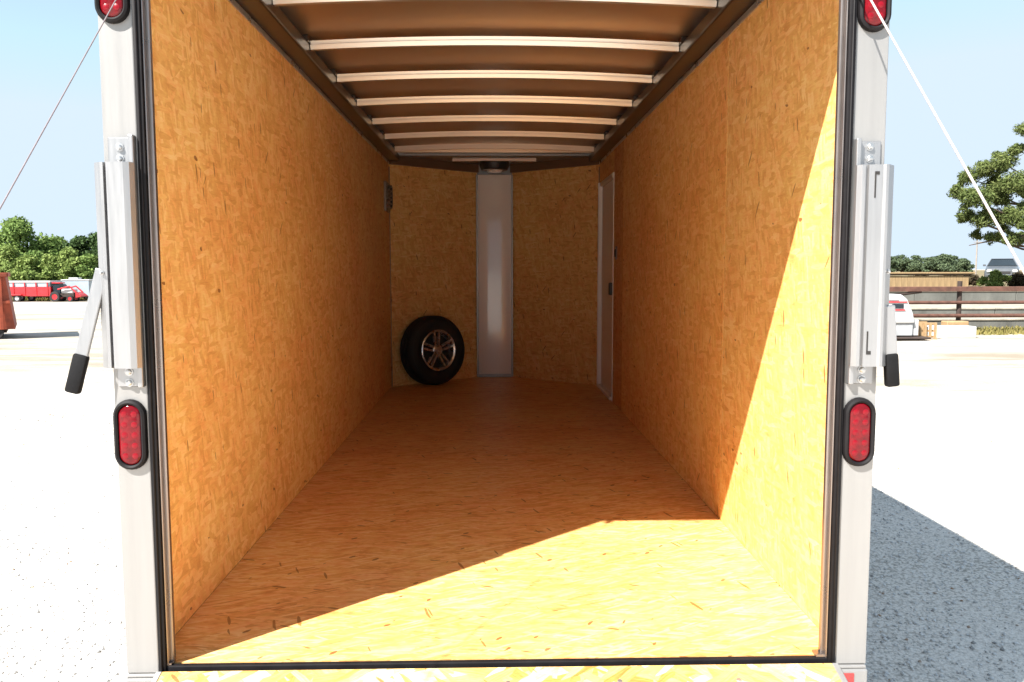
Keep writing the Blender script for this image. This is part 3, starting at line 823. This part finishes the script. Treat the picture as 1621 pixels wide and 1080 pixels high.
link('top_rim', B().box(X0, X1 + 0.03, Y0 - 0.09, Y0 - 0.032, 0.90, 1.0, 0.01).box(X1 - .02, X1 + .05, Y0 - .03, Y1, 0.90, 1.0, .01), 'rust_paint', DTr)
for x in (-15.2, -14.5, -13.8, -13.1, -12.4, -11.85):
    link('rib', B().box(x - 0.04, x + 0.04, Y0 - 0.075, Y0 - 0.031, -0.36, 0.898, 0.008), 'rust_paint', DTr)
link('mid_rail', B().box(X0, X1 + 0.06, Y0 - 0.058, Y0 - 0.0315, 0.26, 0.33, 0.006), 'rust_paint', DTr)
link('undercarriage', B().box(X0 + .3, X1 - .05, Y0 + .3, Y1 - .3, -0.46, -0.362), 'rust_dark', DTr)
for x in (-11.98, -12.75):
    for y in (Y0 + 0.10, Y1 - 0.10):
        wv = part_empty('wheel', (x, y, -0.44), DTr)
        link('tyre', B().lathe([(0.08, -0.07), (0.14, -0.08), (0.16, -0.05), (0.16, 0.05), (0.14, 0.08), (0.08, 0.07), (0.08, -0.07)], (x, y, G + 0.16), 'y', 20), 'tyre', wv, smooth=True)
        link('rim', B().lathe([(0.0, -0.05), (0.085, -0.06), (0.085, 0.05), (0.0, 0.04)], (x, y, G + 0.16), 'y', 14), 'rust_dark', wv)

# ---- far left: red stock trailer, red tractor, white box trailer
def wheel_at(parent, x, y, z, r, w_, rimmat='grey_steel', name='wheel'):
    wv = part_empty(name, (x, y, z), parent)
    link('tyre', B().lathe([(r * .55, -w_ / 2), (r * .9, -w_ / 2), (r, -w_ * .3), (r, w_ * .3), (r * .9, w_ / 2), (r * .55, w_ / 2), (r * .55, -w_ / 2)], (x, y, z), 'y', 20), 'tyre', wv, smooth=True)
    link('rim', B().lathe([(0, -w_ * .38), (r * .56, -w_ * .42), (r * .56, w_ * .42), (0, w_ * .38)], (x, y, z), 'y', 14), rimmat, wv)
gz80 = float(ground_z(np.array(-44.0), np.array(80.0)))
ST = thing('stock_trailer', 'long bright red stock trailer with white top rail parked before the trees', 'trailer', (-46, 80, gz80))
link('body', B().box(-51.5, -42.4, 79, 81.2, gz80 + 0.55, gz80 + 1.45, 0.03), 'red_paint', ST)
link('upper_side', B().box(-51.5, -42.5, 79.06, 81.14, gz80 + 1.452, gz80 + 1.85, 0.02), 'pale_blue', ST)
link('top_rail', B().box(-51.5, -42.4, 78.98, 81.2, gz80 + 1.853, gz80 + 2.02, 0.03), 'white_paint', ST)
for i in range(9): link('stake', B().box(-51.3 + i * 1.07, -51.2 + i * 1.07, 78.95, 78.999, gz80 + 0.6, gz80 + 1.852), 'red_paint', ST)
link('fender', B().box(-47, -45, 78.6, 78.945, gz80 + 0.65, gz80 + 0.75, 0.02), 'red_paint', ST)
for x in (-46.5, -45.5): wheel_at(ST, x, 78.85, gz80 + 0.36, 0.36, 0.22)
for x in (-46.5, -45.5): wheel_at(ST, x, 81.3, gz80 + 0.36, 0.36, 0.22)
WT = thing('box_trailer', 'small white box trailer with pale side beside the red tractor', 'trailer', (-41, 82, gz80))
link('body', B().box(-42.6, -39.9, 81.4, 83.4, gz80 + 0.45, gz80 + 2.0, 0.05), 'pale_blue', WT)
link('roof', B().box(-42.65, -39.85, 81.35, 83.45, gz80 + 2.003, gz80 + 2.12, 0.04), 'white_paint', WT)
link('roof_vent', B().box(-42.2, -41.3, 82, 82.8, gz80 + 2.123, gz80 + 2.3, 0.03), 'white_paint', WT)
for y in (81.3, 83.5):
    wheel_at(WT, -41.2, y, gz80 + 0.34, 0.34, 0.2)
TR = thing('red_tractor', 'red loader tractor with white bonnet between the stock and box trailers', 'tractor', (-41.4, 79.6, gz80))
link('chassis', B().box(-42.2, -40.3, 79.2, 80.0, gz80 + 0.45, gz80 + 0.8, 0.04), 'rust_dark', TR)
link('hood', B().box(-41.5, -40.35, 79.15, 80.05, gz80 + 0.8, gz80 + 1.25, 0.08), 'white_paint', TR)
link('cab', B().prism([(-42.3, gz80 + 0.8), (-41.6, gz80 + 0.8), (-41.7, gz80 + 1.75), (-42.25, gz80 + 1.75)], 'y', 79.2, 80.0), 'glass_dark', TR)
link('cab_roof', B().box(-42.4, -41.55, 79.1, 80.1, gz80 + 1.753, gz80 + 1.87, 0.04), 'red_paint', TR)
for y in (79.0, 80.2):
    wheel_at(TR, -42.0, y, gz80 + 0.5, 0.5, 0.3, 'red_paint'); wheel_at(TR, -40.6, y, gz80 + 0.32, 0.32, 0.22, 'red_paint')
arm = B()
for y in (78.95, 80.2):
    for p0, p1 in (((-41.7, y, gz80 + 1.2), (-40.6, y, gz80 + 1.5)), ((-40.6, y, gz80 + 1.5), (-39.95, y, gz80 + 0.9))):
        arm.tube(p0, p1, 0.07, n=6)
link('loader_arm', arm, 'red_paint', TR)
link('bucket', B().prism([(-40.02, gz80 + .95), (-39.55, gz80 + .6), (-39.55, gz80 + .5), (-40.02, gz80 + .42)], 'y', 78.9, 80.3), 'red_paint', TR)

# ---- right: rusty pipe fence
PF = thing('pipe_fence', 'rusty red brown pipe fence with three rails along the gravel edge', 'fence', (24, 20.8, G))
for x in (8.0, 12.05, 16.2, 20.4, 24.6, 28.8):
    link('post', B().tube((x, 20.8, G - .05), (x, 20.8, 0.74), 0.06, n=10), 'rust_dark', PF, smooth=True)
link('rail', B().box(7.6, 29, 20.66, 20.74, 0.47, 0.60, 0.01), 'rust_rail', PF, smooth=False)
link('rail', B().tube((7.6, 20.70, 0.19), (29, 20.70, 0.19), 0.045, n=10), 'rust_rail', PF, smooth=True)
link('rail', B().tube((7.6, 20.70, -0.15), (29, 20.70, -0.15), 0.05, n=10), 'rust_rail', PF, smooth=True)
link('brace', B().tube((9.2, 20.72, 0.24), (11.0, 20.72, 0.47), 0.04, n=8), 'rust_dark', PF, smooth=True)

# ---- white work truck body, mostly hidden behind the right latch
WV = thing('utility_truck', 'white utility truck with sloping end and red stripes beside the right door post', 'truck', (8.3, 19.3, G))
link('body', B().prism([(7.0, -0.20), (9.72, -0.20), (9.66, 0.05), (9.52, 0.36), (9.38, 0.47), (7.0, 0.49)], 'y', 18.5, 20.2, 0.04), 'white_paint', WV)
link('stripe', B().box(8.9, 9.50, 18.475, 18.498, 0.28, 0.31).box(8.9, 9.46, 18.475, 18.498, 0.10, 0.125), 'red_paint', WV)
link('window', B().box(9.16, 9.42, 18.48, 18.499, 0.15, 0.25), 'glass_dark', WV)
link('grille', B().box(8.9, 9.3, 18.48, 18.499, 0.34, 0.38), 'grey_steel', WV)
link('tool_box', B().box(9.28, 9.70, 18.55, 19.6, -0.50, -0.203, 0.02), 'grey_steel', WV)
link('rear_panel', B().box(9.73, 9.86, 18.6, 19.9, -0.50, -0.12, 0.02), 'white_paint', WV)
link('step', B().box(9.2, 10.05, 18.4, 18.9, -0.56, -0.515, 0.01), 'rust_dark', WV)
for x in (7.6, 9.1):
    wheel_at(WV, x, 18.62, G + 0.2, 0.2, 0.16); wheel_at(WV, x, 20.0, G + 0.2, 0.2, 0.16)
# timber crate and white block by it
CR = thing('timber_crate', 'small open timber crate standing beside the white truck on the gravel', 'crate', (10.15, 19.0, G))
for x in (9.98, 10.10, 10.22, 10.34): link('upright', B().box(x - .025, x + .025, 18.75, 18.79, G, -0.20), 'timber', CR)
for z in (-0.56, -0.42, -0.25): link('slat', B().box(9.95, 10.37, 18.795, 18.815, z, z + .05), 'timber', CR)
link('back', B().box(9.95, 10.37, 19.2, 19.23, G, -0.2), 'timber', CR)
WB = thing('concrete_block', 'long whitewashed concrete block lying on the gravel before the pipe fence', 'block', (10.95, 19.4, G))
link('block', B().box(10.42, 11.62, 19.25, 19.75, G - .01, -0.33, 0.02), 'white_block', WB)
link('cover_board', B().box(11.2, 11.75, 19.8, 20.1, G, -0.24, 0.02), 'timber', WB)

# ---- plank fence on the raised ground
PL = thing('plank_fence', 'sun bleached tan plank fence with dark top rail on the raised ground', 'fence', (15.5, 30, 0.30))
x = 12.2
while x < 17.55:
    link('plank', B().box(x, x + 0.222, 30.0, 30.03, 0.29, 0.80 + random.uniform(-.015, .015), 0.004), 'plank', PL); x += 0.23
link('top_rail', B().box(12.1, 17.75, 29.95, 30.05, 0.82, 0.88, 0.008), 'plank_dark', PL)
link('cap', B().box(12.1, 17.9, 29.9, 30.12, 0.883, 0.94, 0.008), 'plank', PL)
for x in (12.2, 14.0, 15.8, 17.7): link('post', B().box(x - .05, x + .05, 30.05, 30.15, 0.25, 0.882), 'plank_dark', PL)
UP = thing('utility_pole', 'thin grey utility pole standing left of the pine tree', 'pole', (71.9, 120, 0.3))
link('shaft', B().tube((71.9, 120, 0.2), (71.9, 120, 5.4), 0.12, 0.09, 10), 'pole_wood', UP)
link('crossarm', B().box(71.3, 72.5, 119.85, 119.89, 5.0, 5.1), 'pole_wood', UP)

# ---- car on the raised road
CA = thing('parked_car', 'silver car with dark windscreen facing the lot from the raised ground', 'car', (31.6, 50, 0.31))
cx = 31.6; z0 = 0.31
def car_body():
    b_ = B(); secs = []
    # (y, half width low, half width top, z low, z top)
    for (y, wl, wt, za, zb) in ((50.0, .80, .74, .30, .62), (50.15, .90, .84, .22, .78), (51.1, .93, .86, .20, .92), (51.25, .93, .85, .20, .95), (54.2, .93, .86, .20, 1.0), (54.6, .88, .80, .28, .95)):
        secs.append([(cx - wl, y, z0 + za), (cx - wl - .02, y, z0 + (za + zb) / 2), (cx - wt, y, z0 + zb), (cx + wt, y, z0 + zb), (cx + wl + .02, y, z0 + (za + zb) / 2), (cx + wl, y, z0 + za)])
    r = loft(b_, secs); b_.bm.faces.new(r[0][::-1]); b_.bm.faces.new(r[-1]); return b_
bd = link('body', car_body(), 'silver', CA, smooth=True)
b_ = B()
r = loft(b_, [[(cx - .80, 51.2, z0 + .96), (cx - .58, 52.0, z0 + 1.38), (cx + .58, 52.0, z0 + 1.38), (cx + .80, 51.2, z0 + .96)], [(cx - .82, 54.3, z0 + 1.0), (cx - .58, 53.7, z0 + 1.38), (cx + .58, 53.7, z0 + 1.38), (cx + .82, 54.3, z0 + 1.0)]])
b_.bm.faces.new(r[0][::-1]); b_.bm.faces.new(r[1])
link('cabin_glass', b_, 'glass_dark', CA)
link('roof', B().box(cx - .62, cx + .62, 51.95, 53.8, z0 + 1.383, z0 + 1.42, 0.015), 'silver', CA)
for s in (-1, 1):
    link('pillar', B().tube((cx + s * .82, 51.18, z0 + .95), (cx + s * .60, 51.98, z0 + 1.39), 0.03, n=6), 'silver', CA)
    link('headlight', B().box(*sorted((cx + s * .55, cx + s * .82)), 49.99, 50.12, z0 + .56, z0 + .70, .02), 'lamp_glass', CA)
    link('mirror', B().box(*sorted((cx + s * .90, cx + s * 1.06)), 51.5, 51.6, z0 + .93, z0 + 1.05, .02), 'silver', CA)
    for y in (50.85, 53.7):
        wv = part_empty('wheel', (cx + s * .84, y, z0), CA)
        link('tyre', B().lathe([(.18, -.1), (.29, -.1), (.31, -.06), (.31, .06), (.29, .1), (.18, .1), (.18, -.1)], (cx + s * .86, y, z0 + .30), 'x', 20), 'tyre', wv, smooth=True)
        link('rim', B().lathe([(0, -.08), (.185, -.09), (.185, .09), (0, .08)], (cx + s * .86, y, z0 + .30), 'x', 14), 'grey_steel', wv)
link('grille', B().box(cx - .45, cx + .45, 49.97, 50.05, z0 + .45, z0 + .60, .01), 'plastic_black', CA)
link('bumper', B().box(cx - .85, cx + .85, 49.93, 50.1, z0 + .24, z0 + .42, .04), 'silver', CA)

CA.rotation_euler = (0, 0, R_(-32))

# ---------------- foliage
def leaf_mat(name, dark, mid, light, hue=0.0):
    m, t, p = new_mat(name)
    N = NT(t)
    geo = N.n('ShaderNodeNewGeometry')
    tc = N.n('ShaderNodeTexCoord').outputs['Object']
    nz = N.noise(tc, 0.55, 3)
    f = N.math('ADD', N.math('MULTIPLY', geo.outputs['Random Per Island'], 0.5), N.math('MULTIPLY', nz, 0.55))
    c = N.ramp(f, [(0.2, dark), (0.5, mid), (0.85, light)])
    N.l(c, p.inputs['Base Color'])
    p.inputs['Roughness'].default_value = 0.75; p.inputs['Specular IOR Level'].default_value = 0.2
    tr = N.n('ShaderNodeBsdfTranslucent'); N.l(c, tr.inputs['Color'])
    mx = N.n('ShaderNodeMixShader'); mx.inputs[0].default_value = 0.25
    N.l(p.outputs[0], mx.inputs[1]); N.l(tr.outputs[0], mx.inputs[2])
    N.l(mx.outputs[0], t.nodes['Material Output'].inputs['Surface'])
    return m
M['leaf_mid'] = leaf_mat('broadleaf', (0.085, 0.145, 0.035), (0.155, 0.235, 0.06), (0.22, 0.30, 0.085))
M['leaf_light'] = leaf_mat('sunny_scrub', (0.11, 0.165, 0.04), (0.185, 0.25, 0.065), (0.25, 0.31, 0.09))
M['leaf_dark'] = leaf_mat('dark_evergreen', (0.025, 0.05, 0.015), (0.05, 0.088, 0.026), (0.08, 0.13, 0.04))
M['leaf_pine'] = leaf_mat('pine_needles', (0.06, 0.09, 0.025), (0.11, 0.145, 0.042), (0.165, 0.19, 0.065))
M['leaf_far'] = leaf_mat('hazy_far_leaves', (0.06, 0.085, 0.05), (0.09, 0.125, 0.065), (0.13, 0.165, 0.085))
M['brush'] = leaf_mat('dry_brush', (0.035, 0.025, 0.016), (0.07, 0.05, 0.03), (0.10, 0.085, 0.04))

def leaves(clumps, n, size, aspect=0.6, up=0.3, shell=0.55):
    """leaf quads spread through clump ellipsoids (x,y,z,rx,ry,rz), denser towards their skins"""
    cl = np.array(clumps, float)
    wts = (cl[:, 3] * cl[:, 4] * cl[:, 5]) ** 0.67; wts /= wts.sum()
    k = rng.choice(len(cl), n, p=wts)
    d = rng.normal(size=(n, 3)); d /= np.linalg.norm(d, axis=1)[:, None]
    rad = rng.random(n) ** shell * (0.85 + 0.3 * rng.random(n))
    c = cl[k, :3] + d * rad[:, None] * cl[k, 3:6]
    nrm = d * 0.8 + rng.normal(size=(n, 3)) * 0.7; nrm[:, 2] += up
    nrm /= np.linalg.norm(nrm, axis=1)[:, None]
    t = np.cross(nrm, rng.normal(size=(n, 3))); t /= np.linalg.norm(t, axis=1)[:, None]
    b = np.cross(nrm, t)
    s = size * (0.6 + 0.8 * rng.random(n))[:, None]
    t = t * s; b = b * s * aspect
    V = np.stack([c - t, c + b, c + t, c - b], 1).reshape(-1, 3)
    return V, np.arange(n * 4).reshape(n, 4)
def foliage(name, root, V, Fc, mat):
    wp = WO[root.name]
    o = raw_mesh(name, V - np.array([wp.x, wp.y, wp.z - OFF]), Fc, mat)
    o.parent = root
    return o
def broadleaf(name, label, x, y, gz, h, rw, mat, n, size, group=None, nb=22, seed=0, trunk=True, low=0.25, cat='tree'):
    rnd = random.Random(seed)
    root = thing(name, label, cat, (x, y, gz), group)
    cl = []
    nb = int(nb * 2.4); n = int(n * 3.0); size *= 0.66
    for i in range(nb):
        a = rnd.random() * 6.283; zf = low + (0.93 - low) * (i + 0.5) / nb
        prof_ = math.sin(min(1, (zf - low + 0.12) / (1.05 - low)) * math.pi) ** 0.6
        rr = rw * prof_ * (0.30 + 0.62 * rnd.random())
        cr = rw * (0.16 + 0.24 * rnd.random() ** 1.5) * (0.6 + 0.5 * prof_)
        cl.append((x + rr * math.cos(a), y + rr * math.sin(a), gz + h * zf - cr * .2, cr, cr, cr * 0.75))
    cl.append((x, y, gz + h * (0.5 + low / 2), rw * .55, rw * .55, h * (0.38 - low * .2)))
    cl.append((x + rw * rnd.uniform(-.2, .2), y, gz + h * 0.88, rw * .36, rw * .36, h * 0.11))
    V, Fc = leaves(cl, n, size)
    foliage('crown', root, V, Fc, mat)
    tb = B(); r0 = max(0.03, h * 0.022)
    tb.path([(x, y, gz - .1), (x + r0, y, gz + h * .35), (x, y, gz + h * .8)], [r0 * 1.3, r0, r0 * .3], 8)
    for c in cl[:6]:
        tb.tube((x, y, gz + h * (low * .5 + rnd.random() * .2)), c[:3], r0 * .5, r0 * .15, 5)
    link('trunk', tb, 'bark', root)
    return root
def gz_at(x, y): return float(ground_z(np.array(float(x)), np.array(float(y))))

k90 = 92.0 / 1287.0
def px_x(px, d): return -0.0146 + (px - 781.5) / 1287 * d          # for laying out the far wood in metres
TL = 'trees of the wood behind the lot'
for (name, label, px, d, top, rw, mat, n, nb, seed) in (
    ('tree', 'tallest rounded green tree in the wood behind the red stock trailer', 44, 94, 343, 4.2, 'leaf_mid', 5200, 15, 1),
    ('tree', 'broad green tree at the outer end of the wood above the dump trailer', -12, 95, 364, 4.0, 'leaf_mid', 4200, 14, 2),
    ('tree', 'mid height darker tree just beside the tallest tree in the wood', 92, 96, 372, 3.6, 'leaf_mid', 4200, 13, 3),
    ('tree', 'dark green tree rising behind the left door latch', 134, 97, 374, 3.0, 'leaf_dark', 3600, 13, 4),
    ('tree', 'dark tree of the wood mostly hidden by the left door post', 172, 97, 368, 3.6, 'leaf_dark', 3600, 13, 5)):
    x = px_x(px, d); gz = gz_at(x, d); h = 1.04 + (429 - top) / 1287 * d - gz
    broadleaf(name, label, x, d, gz, h, rw, mat, n, 0.30, TL, nb, seed, low=0.12)
for i, (px, d, top, rw, mat, seed, label) in enumerate((
    (8, 88, 398, 2.7, 'leaf_mid', 11, 'mid green bush just above the rust red dump trailer'),
    (30, 87, 388, 2.6, 'leaf_light', 12, 'bright bush rising over the red stock trailer beside the dump trailer'),
    (56, 86.5, 404, 2.3, 'leaf_light', 13, 'low light green bush over the middle of the red stock trailer'),
    (75, 88, 396, 2.3, 'leaf_mid', 14, 'mid green bush behind the end of the red stock trailer'),
    (98, 86.5, 402, 2.2, 'leaf_light', 15, 'light green bush behind the red tractor'),
    (122, 87, 392, 2.6, 'leaf_light', 16, 'tall light green bush behind the white box trailer'),
    (148, 87, 402, 2.4, 'leaf_mid', 17, 'green bush at the edge of the left door latch'))):
    x = px_x(px, d); gz = gz_at(x, d); h = 1.04 + (429 - top) / 1287 * d - gz
    broadleaf('bush', label, x, d, gz, h, rw, mat, 2600, 0.24, 'bushes along the front of the wood', 9, seed, low=0.05, cat='bush')
# dry grass at the foot of the wood
def blades(n, x0, x1, y0, y1, h, zf):
    x = x0 + (x1 - x0) * rng.random(n); y = y0 + (y1 - y0) * rng.random(n); z = zf(x, y) + OFF
    a = rng.random(n) * 3.14; w_ = 0.02 + 0.03 * rng.random(n); hh = h * (0.4 + 0.9 * rng.random(n))
    dx, dy = np.cos(a) * w_, np.sin(a) * w_; lx, ly = rng.normal(size=n) * hh * .3, rng.normal(size=n) * hh * .3
    V = np.stack([np.stack([x - dx, y - dy, z], -1), np.stack([x + dx, y + dy, z], -1), np.stack([x + lx, y + ly, z + hh], -1)], 1)
    return V.reshape(-1, 3), np.arange(n * 3).reshape(n, 3)
M['grass'] = leaf_mat('dry_grass', (0.12, 0.12, 0.03), (0.22, 0.19, 0.06), (0.32, 0.27, 0.10))
gv, gf = blades(9000, -62, -30, 81.5, 88, 0.30, ground_z)
go = raw_mesh('dry_grass', gv, gf, 'grass'); go['kind'] = 'stuff'
gv, gf = blades(9000, 9.5, 32, 20.0, 21.95, 0.10, lambda x, y: np.full_like(x, G))
go = raw_mesh('roadside_grass', gv, gf, 'grass'); go['kind'] = 'stuff'

# far trees on the right
for i, (px, top, rw, seed, label) in enumerate((
    (1408, 407, 2.9, 31, 'small hazy far tree nearest the right door post'), (1432, 405, 3.1, 32, 'rounded hazy far tree second from the right door post'),
    (1455, 406, 2.8, 33, 'hazy far tree in the dip of the far row'), (1480, 409, 2.6, 34, 'low hazy far tree at the middle of the far row'),
    (1500, 404, 3.3, 35, 'tallest hazy far tree of the far row'), (1517, 407, 2.4, 36, 'hazy far tree next to the last of the far row'),
    (1533, 411, 2.2, 37, 'lowest hazy far tree beside the utility pole'))):
    d = 190 + (i % 3) * 6; x = px_x(px, d); h = 1.04 + (429 - top) / 1287 * d - 0.3
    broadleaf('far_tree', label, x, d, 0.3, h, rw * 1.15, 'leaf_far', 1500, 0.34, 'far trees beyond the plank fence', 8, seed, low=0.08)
# brush on the raised ground, one green bush
broadleaf('bush', 'bright green bush on the raised ground below the silver car', 20.85, 33.5, 0.3, 0.72, 0.52, 'leaf_light', 1500, 0.055, None, 8, 51, low=0.05, cat='bush')
for i, (x, y, h, rw, label) in enumerate((
    (19.9, 35.0, 0.62, 0.55, 'dark dry shrub between the plank fence and the green bush'), (20.7, 35.3, 0.60, 0.6, 'dark dry shrub directly behind the green bush'),
    (22.3, 34.2, 0.55, 0.6, 'dark dry shrub just past the green bush, below the car'), (23.3, 35.4, 0.62, 0.7, 'dark dry shrub under the pine crown'), (19.2, 36.2, 0.60, 0.6, 'dark dry shrub touching the end of the plank fence'),
    (22.0, 37.5, 0.62, 0.7, 'dark dry shrub in the back row in front of the car'))):
    broadleaf('shrub', label, x, y, 0.3, h, rw, 'brush', 1100, 0.06, 'dry shrubs on the raised ground', 7, 60 + i, low=0.05, cat='shrub')

# ---- big pine on the right
PT = thing('pine_tree', 'large pine with clumped needles and bare lower limbs at the right', 'pine tree', (22.9, 32.4, 0.3))
tp = [(22.9, 32.4, 0.1), (22.8, 32.4, 2.2), (22.95, 32.3, 4.4), (22.8, 32.4, 7.2)]
tb = B(); tb.path(tp, [0.24, 0.19, 0.13, 0.04], 10)
rnd = random.Random(5)
def PXZ(px, py, d): return (px_x(px, d), d, 1.04 + (429 - py) / 1287 * d)
vis = []
for (px, py, d, r) in ((1618, 208, 32, .33), (1612, 240, 32.6, .26), (1590, 258, 31.4, .50), (1562, 272, 32, .48), (1536, 283, 32.6, .42), (1519, 308, 32, .36), (1545, 315, 31.2, .55), (1580, 305, 32, .62),
                       (1612, 292, 31, .62), (1532, 345, 32.2, .34), (1558, 350, 31.5, .46), (1590, 346, 32.4, .52), (1615, 345, 31, .52), (1575, 378, 31.8, .30), (1610, 382, 31.5, .34), (1550, 374, 32.4, .24)):
    x, y, z = PXZ(px, py, d); vis.append((x, y, z, r * 1.25, r * 1.25, r * .95))
allc = list(vis)
for i in range(34):
    a = rnd.uniform(-1.9, 1.9) if rnd.random() < .8 else rnd.uniform(0, 6.28)
    zf = rnd.random(); rr = (1 - zf) * 3.6 * (0.4 + .6 * rnd.random()) + .2
    r = rnd.uniform(.35, .65)
    allc.append((22.8 + rr * math.cos(a), 32.4 + rr * math.sin(a), 2.3 + zf * 5.0, r, r, r * .75))
for (x, y, z, r, _, _) in allc:
    zb = max(1.6, z - 0.5 - rnd.random() * .8); zb = min(zb, 6.6)
    p0 = Vector((22.85, 32.4, zb)); p1 = Vector((x, y, z - r * .2)); mid = p0.lerp(p1, .55) + Vector((0, 0, -.12 + rnd.uniform(-.1, .1)))
    tb.path([p0, mid, p1], [0.06, 0.04, 0.015], 6)
x, y, z = PXZ(1540, 391, 31.6)
tb.path([(22.85, 32.4, 2.0), (21.2, 32.0, 2.12), (20.0, 31.8, 2.25), (x, y, z)], [0.09, 0.06, 0.045, 0.015], 6)
link('trunk', tb, 'bark', PT, smooth=True)
sub = []
for (x, y, z, r, ry, rz) in allc:
    sub.append((x, y, z, r * .85, r * .85, rz * .8))
    for q in range(5):
        v_ = Vector((rnd.gauss(0, 1), rnd.gauss(0, 1), rnd.gauss(0, 1))).normalized() * r * rnd.uniform(.55, .95)
        k_ = r * rnd.uniform(.22, .42); sub.append((x + v_.x, y + v_.y, z + v_.z * .8, k_, k_, k_ * .8))
allc = sub
V, Fc = leaves(allc, 95000, 0.078, 0.26, up=0.4, shell=0.75)
foliage('crown', PT, V, Fc, 'leaf_pine')
